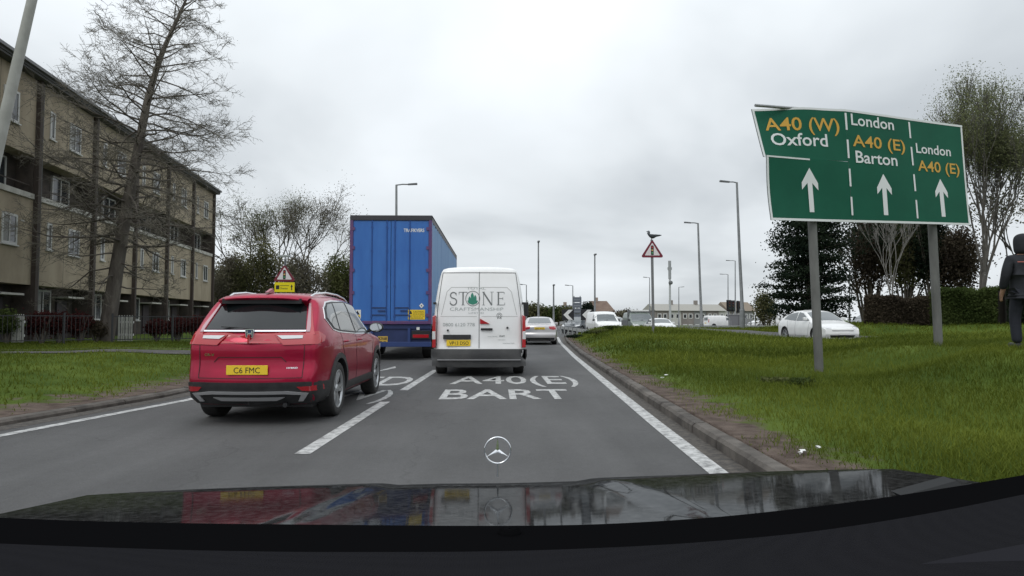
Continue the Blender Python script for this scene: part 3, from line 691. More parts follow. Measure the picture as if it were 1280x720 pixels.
def build_van():
    root, bvh, off = car_base(VAN, 'panel_van', 'white high panel van with green castle logo between lorry and silver car', 'van', (-.375, 15.1+2.775, 0), 0, VWHITE)
    GREY_ = mat('decal_grey', (.16, .17, .17), .5); FAINT = mat('faint_decal', (.38, .41, .40), .5); GREEN_ = mat('logo_green', (.03, .22, .15), .45)
    sf = surf(bvh, .006)
    P_('bumper', root, off, mat('grey_plastic', (.045, .046, .048), .6, col2=(.07, .07, .07), scale=3), bvh, [([(-1.03, .60), (1.03, .60), (1.03, .24), (-1.03, .24)], 'y-', {'off': .06, 'th': .10})])
    sb = MB(); sb.box((-.92, -.075, .36), (.92, .0, .385), bev=.004); sb.build('bumper_step', mat('light_plastic', (.20, .20, .205), .5), root, off=(0, off, 0))
    gp_ = [(strip((0, .62), (0, 2.33), .012), 'y-', {'off': .003, 'cell': .2})]
    for s in (-1, 1):
        gp_ += [(strip((s*.95, .62), (s*.93, 1.45), .012), 'y-', {'off': .003}), (strip((s*.93, 1.45), (s*.82, 2.30), .012), 'y-', {'off': .003})]
    gp_ += [(strip((-.82, 2.31), (.82, 2.31), .014), 'y-', {'off': .003})]
    P_('door_gap', root, off, INK, bvh, gp_)
    pr = []
    for s in (-1, 1):                                                 # pressed panel outlines, their crease shade painted as grey strips
        pts = [(s*.05, 1.98), (s*.62, 1.98), (s*.72, 1.88), (s*.84, 1.36)]
        for a, c in zip(pts, pts[1:]): pr.append((strip(a, c, .012), 'y-', {'off': .003}))
        pts = [(s*.05, 1.33), (s*.86, 1.33)]
        for a, c in zip(pts, pts[1:]): pr.append((strip(a, c, .010), 'y-', {'off': .003}))
    P_('pressed_line_shade', root, off, mat('recess_shade', (.45, .45, .44), .5), bvh, pr)
    # lettering with serifs
    st = MB()
    def letters(pl, sc, x, z, w_, mi=0):
        for a, b_, wd in pl:
            q = strip((x+a[0]*sc, z+a[1]*sc), (x+b_[0]*sc, z+b_[1]*sc), wd*sc)
            n = 6; v = []
            st.add([sf(*p) for p in q], [(0, 1, 2, 3)], mi, False)
    H = .30
    z0 = vz(262)
    S_ = []
    for k in range(14):
        def sc_(t): 
            if t < .5: a = R(20)+t*2*R(250); return (.28+.22*math.cos(a), .74+.22*math.sin(a))
            a = R(90)-(t-.5)*2*R(250); return (.28+.25*math.cos(a), .26+.26*math.sin(a))
        S_.append((sc_(k/14), sc_((k+1)/14), .085))
    S_ += [((.50, .72), (.50, .92), .03), ((.04, .10), (.04, .30), .03)]
    T_ = [((.3, 0), (.3, .98), .10), ((-.02, .97), (.62, .97), .045), ((0, .97), (0, .80), .03), ((.6, .97), (.6, .80), .03), ((.18, .015), (.42, .015), .03)]
    N_ = [((.1, 0), (.1, .97), .045), ((.08, .97), (.72, .0), .11), ((.72, 0), (.72, 1), .045), ((-.02, .985), (.2, .985), .03), ((.6, .985), (.86, .985), .03), ((0, .015), (.2, .015), .03)]
    E_ = [((.12, 0), (.12, .98), .10), ((.0, .975), (.55, .975), .045), ((.1, .5), (.45, .5), .04), ((0, .02), (.58, .02), .045), ((.55, .98), (.55, .82), .03), ((.45, .6), (.45, .4), .03), ((.58, .02), (.6, .2), .03)]
    letters(S_, H, vx(150), z0, 1); letters(T_, H, vx(205), z0, 1); letters(N_, H, vx(340), z0, 1); letters(E_, H, vx(425), z0, 1)
    c = (vx(285), z0+.15)
    for k in range(28):
        a0, a1 = 2*math.pi*k/28, 2*math.pi*(k+1)/28
        st.add([sf(c[0]+r_*math.cos(a), c[1]+r_*math.sin(a)*1.05) for r_, a in ((.150, a0), (.163, a0), (.163, a1), (.150, a1))], [(0, 1, 2, 3)], 0)
    def tower(x, w_, z_a, z_b): 
        st.add([sf(x-w_, z_a), sf(x+w_, z_a), sf(x+w_*.8, z_b), sf(x, z_b+w_*1.6), sf(x-w_*.8, z_b)], [(0, 1, 2, 3, 4)], 2, False)
    tower(c[0]-.07, .032, c[1]-.10, c[1]+.00); tower(c[0]-.01, .040, c[1]-.12, c[1]+.075); tower(c[0]+.055, .035, c[1]-.11, c[1]+.03); 
    st.add([sf(c[0]-.12, c[1]-.05), sf(c[0]-.09, c[1]-.11), sf(c[0], c[1]-.14), sf(c[0]+.09, c[1]-.11), sf(c[0]+.12, c[1]-.05), sf(c[0], c[1]-.03)], [(0, 1, 2, 3, 4, 5)], 2, False)
    put_text(st, 'CRAFTSMANSHIP', sf, vx(152), vx(463), vz(294), vz(274), -.004, 1)
    put_text(st, 'TOTAL', sf, vx(250), vx(360), vz(170), vz(156), -.004, 1)
    put_text(st, '0800 6120 778', sf, vx(112), vx(297), vz(384), vz(364), 0, 1)
    put_text(st, 'LIMITED', sf, vx(262), vx(350), vz(312), vz(302), 0, 1)
    put_text(st, 'stone cleaning', sf, vx(372), vx(428), vz(446), vz(439), 0, 1); put_text(st, 'CRAFT', sf, vx(438), vx(472), vz(446), vz(436), .02, 0)
    put_text(st, 'restoration', sf, vx(432), vx(475), vz(465), vz(458), 0, 1); put_text(st, 'memorials', sf, vx(460), vx(528), vz(486), vz(478), 0, 1)
    ex, ez = vx(440), vz(322)
    for k in range(20):
        a0, a1 = 2*math.pi*k/20, 2*math.pi*(k+1)/20
        for r0, r1 in ((.052, .062), (.022, .032)): st.add([sf(ex+r_*math.cos(a), ez+r_*math.sin(a)) for r_, a in ((r0, a0), (r1, a0), (r1, a1), (r0, a1))], [(0, 1, 2, 3)], 0)
    letters([((-.4, -.5), (-.7, -1.3), .2), ((.4, -.5), (.7, -1.3), .2)], .06, ex, ez, 1)
    st.build('lettering', [GREY_, FAINT, GREEN_], root, off=(0, off, 0))
    br = MB(); x, z = vx(328), vz(340)
    br.add([(x, .02, z), (x+.21, .02, vz(370)), (x, .02, vz(370)), (x, .06, z), (x+.21, .06, vz(370)), (x, .06, vz(370))], [(0, 2, 1), (0, 1, 4, 3), (1, 2, 5, 4), (0, 3, 5, 2)])
    br.build('high_brake_light', REDL, root, off=(0, off, 0))
    hn = MB(); hn.box((vx(333), .015, vz(408)), (vx(400), .055, vz(395)), bev=.006); hn.build('door_handle', INK, root, off=(0, off, 0))
    pb = MB(); pb.box((vx(115), .005, vz(459)), (vx(275), .06, vz(433)), bev=.008); pb.build('plate_lamp_bar', BLACK, root, off=(0, off, 0))
    npl = MB(); npl.box((-.72, .018, vz(498)), (-.19, .05, vz(463)), 0, .003); put_text(npl, 'VP13 DSO', lambda a, b_: (a, .0155, b_), -.66, -.23, vz(491), vz(471), .006, 1)
    npl.build('number_plate', [PLATE, INK], root, off=(0, off, 0))
    for x_, z_ in ((vx(141), vz(408)), (vx(487), vz(393))):
        k = MB(); k.lathe([(.001, .03), (.022, .03), (.024, .06)], 'y', (x_, 0, z_), 14); k.build('lock', INK, root, off=(0, off, 0))
    for s in (-1, 1):
        m = MB(); m.prism([(s*.955, .64), (s*1.035, .64), (s*1.03, 1.33), (s*.96, 1.36)], -.005, .16, mi=0)
        m.prism([(s*.96, .82), (s*1.036, .82), (s*1.035, 1.0), (s*.962, 1.0)], -.009, .10, mi=1); m.build('tail_light', [REDL, CLEARL], root, off=(0, off, 0), bevel=.01)
        hg = MB(); [hg.box((s*.985-.03, -.012, z-.025), (s*.985+.03, .12, z+.025), bev=.006) for z in (1.62,)]; hg.build('hinge', INK, root, off=(0, off, 0))
        mm = MB(); mm.box((s*1.20-.09, 4.0, 1.35), (s*1.20+.09, 4.12, 1.75), bev=.03); mm.box((s*1.08-.06, 4.04, 1.45), (s*1.08+.06, 4.08, 1.5)); mm.build('wing_mirror', BLACK, root, off=(0, off, 0))
        P_('side_window', root, off, GLASS, bvh, [([(3.45, 1.35), (4.6, 1.30), (4.2, 1.85), (3.5, 1.95)], 'x+' if s > 0 else 'x-', {'off': .01})])
        P_('headlight', root, off, CLEARL, bvh, [([(s*.6, .95), (s*.9, 1.15), (s*.9, .85), (s*.65, .8)], 'y+', {'off': .012})])
        sk = MB(); sk.box((s*.97-.04, .5, .38), (s*.97+.04, 4.9, .5)); sk.build('side_sill', BLACK, root, off=(0, off, 0))
    ub = MB(); ub.box((-.8, .2, .25), (.8, 5.0, .42)); ub.box((-.85, .9, .28), (.85, 1.1, .38)); ub.build('underbody', INK, root, off=(0, off, 0))
    P_('windscreen', root, off, GLASS, bvh, [([(-.8, 4.0), (.8, 4.0), (.88, 4.65), (-.88, 4.65)], 'z+', {'off': .01})])
build_van()

# ---- blue curtain-sided lorry
def tx(c): return (430+c/8-489)/40.6
def tz(c): return 1.25-(370+c/8-400)/40.6
def build_lorry():
    Y0 = 21.2; root = empty('lorry', (-3.28, Y0, 0), 0, 'tall articulated lorry with bright blue rear doors and blue curtain side', 'lorry')
    BLU = mat('lorry_blue_door', (.018, .115, .40), .4, coat=.2, col2=(.03, .15, .46), scale=1.2, stretch=(2, 2, .4)); CUR = mat('curtain_blue', (.075, .20, .42), .5, col2=(.10, .25, .48), scale=2, bump=.5, bscale=1.5, stretch=(1, 1, .15))
    MAR = mat('lorry_frame', (.085, .045, .16), .5, col2=(.13, .05, .13), scale=3); NAVY = mat('navy_chassis', (.012, .025, .09), .6, col2=(.02, .035, .12), scale=3); DK = mat('dark_trim', (.035, .033, .04), .5)
    W = 1.275; ZB, ZT = 1.12, 4.50; L = 13.5
    f = MB(); f.box((-W, 0, ZB), (-W+.10, .12, ZT)); f.box((W-.10, 0, ZB), (W, .12, ZT)); f.box((-W, -.003, ZT-.14), (W, .14, ZT+.02), 1); f.box((-W+.10, .003, ZB), (W-.10, .12, ZB+.10))
    f.build('rear_frame', [MAR, DK], root, bevel=.012)
    for s in (-1, 1):
        d = MB(); x0, x1 = sorted((s*.008, s*(W-.105)))
        d.box((x0, .03, ZB+.105), (x1, .07, ZT-.145))
        do = d.build('rear_door', BLU, root)
        b = MB(); xs = [x0+(x1-x0)*t for t in (.10, .5, .90)]
        for x in (xs[1], xs[2] if s < 0 else xs[0]):
            b.tube([(x, .015, ZB+.07), (x, .015, ZT-.12)], .016, 8)
            for z in (ZB+.25, 2.3, 3.4, ZT-.35): b.box((x-.03, .005, z-.03), (x+.03, .03, z+.03))
        b.build('locking_bar', mat('bar_blue', (.03, .09, .30), .4, metal=.3), do)
        h = MB(); hx = s*.35; h.box((hx-.22, .0, 1.62), (hx+.22, .02, 1.645)); h.box((hx-.22, .0, 1.40), (hx+.22, .02, 1.42)); h.box((hx-.04, -.01, 1.52), (hx+.2, .012, 1.55)); h.build('door_handle', NAVY, do)
        hg = MB()
        for z in (1.4, 2.1, 2.8, 3.5, 4.1): xx = s*(W-.10); hg.box((xx-.07, -.006, z-.05), (xx+.05, .03, z+.05))
        hg.build('hinge', MAR, do)
    # curtain side
    for s in (-1, 1):
        c = MB(); n = 130; vs = []
        for i in range(n+1):
            y = .14+(L-.2)*i/n; x = s*(W-.012+.010*math.sin(i*.9)+.006*math.sin(i*2.3))
            vs += [(x, y, ZB-.02), (x+s*.012*math.sin(i*.35), y, (ZB+ZT)/2), (x, y, ZT-.16)]
        c.add(vs, [q for i in range(n) for q in ((3*i, 3*i+3, 3*i+4, 3*i+1), (3*i+1, 3*i+4, 3*i+5, 3*i+2))], smooth=True); c.build('curtain', CUR, root)
        r = MB(); r.box((s*(W-.02)-.02, .1, ZT-.17), (s*(W-.02)+.02, L, ZT+.03)); r.box((s*(W-.02)-.02, .1, ZB-.06), (s*(W-.02)+.02, L, ZB+.0)); r.build('side_rail', DK, root)
        b = MB()
        for k in range(22): y = .5+k*.6; b.box((s*(W+.006)-.006, y-.02, ZB-.15), (s*(W+.006)+.006, y+.02, ZB+.35))
        b.build('curtain_strap', mat('strap_grey', (.05, .055, .07), .7), root)
        u_ = MB(); u_.box((s*(W-.05)-.02, 5.0, .45), (s*(W-.05)+.02, 9.0, .57)); u_.box((s*(W-.05)-.02, 5.0, .72), (s*(W-.05)+.02, 9.0, .84)); u_.build('side_guard', STEEL, root)
    rf = MB(); rf.box((-W, .1, ZT-.02), (W, L, ZT+.025)); rf.box((-W+.05, .13, ZB), (W-.05, L, ZB+.12)); rf.box((-W, L-.05, ZB), (W, L, ZT)); rf.build('roof', mat('pale_roof', (.5, .52, .54), .6), root)
    # chassis, lights, underrun
    c = MB(); c.box((-.55, .2, .85), (-.40, 13, ZB)); c.box((.40, .2, .85), (.55, 13, ZB)); c.box((-W+.02, .06, .98), (W-.02, .25, ZB)); c.box((-W+.03, .10, .42), (W-.03, .14, .98)); c.build('chassis', NAVY, root)
    u_ = MB(); u_.box((-W+.01, .0, .42), (W-.01, .12, .57), bev=.01); u_.box((-.62, .02, .55), (-.54, .10, 1.0)); u_.box((.54, .02, .55), (.62, .10, 1.0)); u_.build('underrun_bar', mat('bar_navy', (.02, .045, .16), .5), root)
    for s in (-1, 1):
        t = MB(); x0, x1 = sorted((s*.66, s*1.23)); t.box((x0, .03, .66), (x1, .10, .92), 0, .01); t.box((x0+.04, .022, .70), (x1-.04, .03, .80), 1, .004); t.build('tail_light', [INK, REDL], root)
    npl = MB(); npl.box((tx(345), .085, tz(488)), (tx(443), .098, tz(404)), 0, .002); put_text(npl, 'KX68', lambda a, b_: (a, .0825, b_), tx(353), tx(435), tz(440), tz(412), .02, 1); put_text(npl, 'ZVB', lambda a, b_: (a, .0825, b_), tx(360), tx(428), tz(481), tz(452), .02, 1)
    npl.build('number_plate', [mat('dull_plate', (.55, .36, .06), .5), INK], root)
    s1 = MB(); s1.box((tx(650), .018, tz(235)), (tx(820), .027, tz(137)), 0)
    pf = lambda a, b_: (a, .0155, b_)
    s1.add([pf(tx(662), tz(180)), pf(tx(690), tz(180)), pf(tx(686), tz(160)), pf(tx(676), tz(145)), pf(tx(666), tz(160))], [(0, 1, 2, 3, 4)], 1, False)
    put_text(s1, 'CAUTION', pf, tx(700), tx(810), tz(166), tz(148), .02, 1); put_text(s1, 'BEWARE OF PASSING', pf, tx(700), tx(812), tz(186), tz(174), .01, 1); put_text(s1, 'THIS VEHICLE ON THE', pf, tx(664), tx(812), tz(205), tz(194), .01, 1); put_text(s1, 'NEARSIDE', pf, tx(664), tx(800), tz(226), tz(213), .02, 1)
    s1.build('warning_sticker', [YEL, INK], root)
    s2 = MB(); s2.box((tx(108), .018, tz(240)), (tx(176), .027, tz(137)), 0); s2.box((tx(114), .0155, tz(236)), (tx(170), .018, tz(190)), 2)
    s2.add([pf(tx(118), tz(186)), pf(tx(166), tz(186)), pf(tx(142), tz(144))], [(0, 1, 2)], 1, False); put_text(s2, 'DANGER', lambda a, b_: (a, .0135, b_), tx(118), tx(166), tz(222), tz(204), .02, 1); s2.build('warning_sticker', [WH2, INK, YEL], root)
    s3 = MB(); cx_, cz_ = tx(785), tz(95); s3.add([(cx_, .016, cz_+.08), (cx_+.075, .016, cz_), (cx_, .016, cz_-.08), (cx_-.075, .016, cz_)], [(0, 1, 2, 3)], 0, False); s3.add([(cx_, .014, cz_+.03), (cx_+.02, .014, cz_), (cx_, .014, cz_-.03), (cx_-.02, .014, cz_)], [(0, 1, 2, 3)], 1, False); s3.box((tx(735), .05, tz(340)), (tx(765), .058, tz(312)), 0); s3.build('hazard_label', [WH2, INK], root)
    ow = MB(); put_text(ow, 'TRAFIKVERS', lambda a, b_: (a, .0265, b_), (505-489)/40.6, (531-489)/40.6, 4.0, 4.11, .02); ow.build('lettering', WH2, root)
    for yy in (1.6, 2.9, 4.2):
        for s in (-1, 1): wheel(root, s*1.24, yy, .5, s, 0, 8, rimr=.29, wdt=.38, rimm=mat('truck_rim', (.3, .3, .31), .5), full=False)
    for s in (-1, 1):
        mf = MB(); mf.box((s*1.08-.15, .9, .3), (s*1.08+.15, .93, .95)); mf.build('mud_flap', INK, root)
    cb_ = MB(); cb_.box((-1.24, 14.3, .9), (1.24, 16.3, 3.6), 0, .12); cb_.box((-1.1, 14.4, 3.6), (1.1, 15.6, 4.1), 0, .1); cb_.build('cab', mat('cab_blue', (.03, .08, .3), .35, coat=.6), root)
    g_ = MB(); g_.box((-1.1, 16.295, 1.95), (1.1, 16.31, 3.0)); g_.box((-1.25, 14.9, 2.0), (-1.235, 16.1, 2.9)); g_.box((1.235, 14.9, 2.0), (1.25, 16.1, 2.9)); g_.build('cab_window', GLASS, root)
    for yy in (12.3, 15.5):
        for s in (-1, 1): wheel(root, s*1.22, yy, .5, s, 0, 8, rimr=.29, wdt=.34, full=False, rimm=MATS['truck_rim'])
build_lorry()

# ---- smaller cars: one builder, each with its own outline and colour
def small_car(sp, name, label, cat, loc, rz, paint, plate='yellow', rear=True, front=True, text=None, roofbar=False):
    root, bvh, off = car_base(sp, name, label, cat, loc, rz, paint)
    for ax in ('x-', 'x+'):
        for q in sp['glass']: P_('side_window', root, off, GLASSL, bvh, [(q, ax, {'off': .008, 'cell': .12})])
    P_('rear_window', root, off, GLASSL, bvh, [(sp['rglass'], sp.get('rax', 'y-'), {'off': .008, 'cell': .1})])
    P_('windscreen', root, off, GLASSL, bvh, [(sp['wscreen'], 'z+', {'off': .008, 'cell': .1})])
    L = sp['L']
    for s in (-1, 1):
        P_('tail_light', root, off, REDL, bvh, [([(s*a, b) for a, b in sp['tl']], 'y-', {'off': .01})])
        P_('headlight', root, off, CLEARL, bvh, [([(s*a, b) for a, b in sp['hl']], 'y+', {'off': .012})])
        my, mz = sp['mirror']; m = MB(); m.box((s*(sp['W']/2+.02)-.10, my, mz), (s*(sp['W']/2+.02)+.10, my+.12, mz+.14), bev=.035); m.build('wing_mirror', sp.get('mmat', paint), root, off=(0, off, 0))
    hz = lerp_tab(sp['rear'], sp['pz'])
    m = MB(); m.box((-.26, hz-.02, sp['pz']-.055), (.26, hz+.05, sp['pz']+.055), 0, .003)
    if text: put_text(m, text, lambda a, b_: (a, hz-.0225, b_), -.22, .22, sp['pz']-.038, sp['pz']+.038, .006, 1)
    m.build('number_plate', [PLATE, INK], root, off=(0, off, 0))
    m = MB(); fy = L-lerp_tab(sp['front'], sp['fz']); m.box((-.26, fy-.03, sp['fz']-.055), (.26, fy+.02, sp['fz']+.055), 0, .003); m.build('front_plate', WH2, root, off=(0, off, 0))
    P_('grille', root, off, INK, bvh, [(sp['grille'], 'y+', {'off': .006})] + ([(sp['lower'], 'y+', {'off': .006})] if 'lower' in sp else []))
    P_('bumper_trim', root, off, BLACK, bvh, [([(-.75, .36), (.75, .36), (.7, sp['zb']), (-.7, sp['zb'])], 'y-', {'off': .012})])
    if 'seams' in sp: P_('panel_gap', root, off, INK, bvh, [(strip(a, b, .010), ax, {'off': .003}) for a, b in sp['seams'] for ax in ('x-', 'x+')])
    ub = MB(); ub.box((-sp['W']/2+.2, .4, sp['zb']-.04), (sp['W']/2-.2, L-.4, sp['zb']+.05)); ub.build('underbody', INK, root, off=(0, off, 0))
    return root
SAL = dict(L=4.52, W=1.80, zb=.20, wr=.32, axles=(1.0, 3.75), taper=.12, rb=.12, detail=False,
    top=[(0, 1.02), (.5, 1.06), (1.25, 1.38), (1.9, 1.43), (2.5, 1.38), (3.3, 1.0), (4.1, .85), (4.52, .70)],
    rear=[(.2, .12), (.35, .0), (.55, 0), (.6, .05), (.9, .06), (1.05, .14)], front=[(.2, .12), (.5, 0), (.75, .1)],
    side=[(.2, .93), (.4, 1.0), (.75, 1.0), (.92, .97), (1.0, .92), (1.35, .74), (1.43, .66)],
    glass=[[(1.05, .98), (1.35, 1.30), (1.9, 1.36), (1.95, .97)], [(2.0, .97), (2.0, 1.36), (2.4, 1.31), (3.0, .98)]],
    rglass=[(-.60, 1.09), (.60, 1.09), (.50, 1.35), (-.50, 1.35)], rax='y-', wscreen=[(-.56, 2.58), (.56, 2.58), (.66, 3.15), (-.66, 3.15)],
    tl=[(.46, .92), (.86, .94), (.86, .80), (.70, .76), (.50, .80)], hl=[(.5, .70), (.82, .74), (.82, .62), (.5, .6)], mirror=(2.75, .98), pz=.83, fz=.42, grille=[(-.3, .66), (.3, .66), (.25, .54), (-.25, .54)],
    seams=[((1.97, .97), (1.97, .3)), ((3.05, .95), (3.0, .3))])
small_car(SAL, 'saloon_car', 'small silver saloon seen from behind ahead of the white van', 'car', (2.30, 36.3, 0), R(-3), mat('silver_paint', (.52, .50, .50), .3, metal=.5, coat=.8), text='LR07 KVT')
HAT = dict(L=4.75, W=1.92, zb=.20, wr=.36, axles=(.95, 3.84), taper=.12, rb=.12, ftaper=.2, fb=.22, nv=80,
    top=[(0, 1.20), (.45, 1.38), (1.3, 1.60), (1.9, 1.625), (2.5, 1.55), (3.55, 1.08), (4.2, .93), (4.75, .72)],
    rear=[(.2, .12), (.4, 0), (.8, .02), (1.05, .1), (1.2, .3)], front=[(.2, .12), (.45, 0), (.7, .04), (.85, .2)],
    side=[(.2, .93), (.4, 1.0), (.8, 1.0), (1.0, .96), (1.12, .90), (1.5, .74), (1.62, .66)],
    glass=[[(.75, 1.15), (1.1, 1.42), (1.95, 1.50), (2.0, 1.07)], [(2.05, 1.07), (2.05, 1.50), (2.45, 1.45), (3.25, 1.08)]],
    rglass=[(-.55, 1.2), (.55, 1.2), (.5, 1.45), (-.5, 1.45)], wscreen=[(-.62, 2.62), (.62, 2.62), (.74, 3.42), (-.74, 3.42)],
    tl=[(.4, .98), (.85, 1.0), (.85, .88), (.45, .92)], hl=[(.50, .75), (.86, .84), (.88, .76), (.55, .68)], mirror=(3.0, 1.1), pz=.8, fz=.48, grille=[(-.55, .62), (.55, .62), (.5, .59), (-.5, .59)],
    lower=[(-.62, .40), (.62, .40), (.55, .28), (-.55, .28)], seams=[((2.02, 1.07), (2.02, .35)), ((3.35, 1.02), (3.2, .35)), ((3.2, .35), (1.3, .35)), ((1.15, 1.1), (1.3, .7))])
zt = ground_z(16.0, 32.9)+.02
small_car(HAT, 'hatchback', 'rounded white hatchback facing us behind the first sign post', 'car', (16.0, 33.6, zt), R(184), WHITE)
MPV = dict(L=4.9, W=1.92, zb=.26, wr=.33, axles=(.95, 3.95), taper=.06, rb=.06, ftaper=.2, fb=.2, detail=False,
    top=[(0, 1.9), (.3, 1.95), (2.9, 1.95), (3.3, 1.85), (4.05, 1.25), (4.6, 1.05), (4.9, .85)], rear=[(.3, 0), (1.9, .1)], front=[(.3, .08), (.6, 0), (.9, .08), (1.1, .2)],
    side=[(.3, .96), (.7, 1), (1.1, 1), (1.5, .95), (1.9, .85)], glass=[[(3.0, 1.2), (3.0, 1.65), (3.5, 1.62), (4.0, 1.25)]], rglass=[(-.6, 1.2), (.6, 1.2), (.55, 1.65), (-.55, 1.65)],
    wscreen=[(-.68, 3.35), (.68, 3.35), (.80, 4.05), (-.80, 4.05)], tl=[(.8, .9), (.92, .9), (.9, 1.4), (.8, 1.4)], hl=[(.5, .82), (.88, .98), (.88, .78), (.6, .74)], mirror=(3.6, 1.2), mmat=BLACK, pz=.8, fz=.48,
    grille=[(-.55, .84), (.55, .84), (.5, .68), (-.5, .68)], lower=[(-.7, .50), (.7, .50), (.65, .36), (-.65, .36)], seams=[((2.95, 1.9), (2.95, .4)), ((3.95, 1.2), (3.8, .4))])
p = at(756, 412, 53); small_car(MPV, 'small_van', 'small white van facing us beside the black and white chevron boards', 'van', (p.x, 54, -.02), R(184), WHITE)
TRK = dict(MPV); TRK['wscreen'] = [(-.80, 3.3), (.80, 3.3), (.84, 4.05), (-.84, 4.05)]
p = at(801, 412, 56)
tk = small_car(TRK, 'pickup_truck', 'grey green pickup cab with roof light bar left of the triangular sign', 'truck', (p.x, 57, -.02), R(180), mat('grey_green_paint', (.17, .20, .18), .4, coat=.3))
lb = MB(); lb.box((-.75, 0, 1.98), (.75, .25, 2.1), bev=.03); lb.build('light_bar', WH2, tk, off=(0, .5, 0))
hb = MB(); hb.box((-.98, -2.4, .8), (.98, .3, 1.25)); hb.box((-.98, .3, .8), (.98, .36, 2.1)); hb.build('flat_bed', DARKST, tk)
p = at(835, 412, 50); small_car(SAL, 'saloon_car', 'low white car on the roundabout just right of the triangular sign post', 'car', (p.x, 52.5, -.02), R(180), WHITE)
p = at(729, 405, 60); small_car(HAT, 'hatchback', 'dark grey car partly hidden left of the small white van', 'car', (p.x, 63, -.02), R(150), mat('dark_grey_paint', (.07, .08, .09), .35, coat=.6))
p = at(778, 403, 62); small_car(HAT, 'hatchback', 'white car peeping out behind the small white van', 'car', (p.x, 66, -.02), R(200), WHITE)
p = at(900, 404, 104); small_car(MPV, 'small_van', 'far white van seen side on left of the traffic lights', 'van', (p.x, 104, -.02), R(-80), WHITE)
p = at(966, 404, 88); small_car(MPV, 'small_van', 'white van nose left behind railings between lights and white hatchback', 'van', (p.x, 90, -.02), R(95), WHITE)
p = at(1074, 400, 55); small_car(HAT, 'hatchback', 'dark parked car behind the white hatchback under the trees', 'car', (p.x+1, 55, .3), R(120), MATS['dark_grey_paint'])

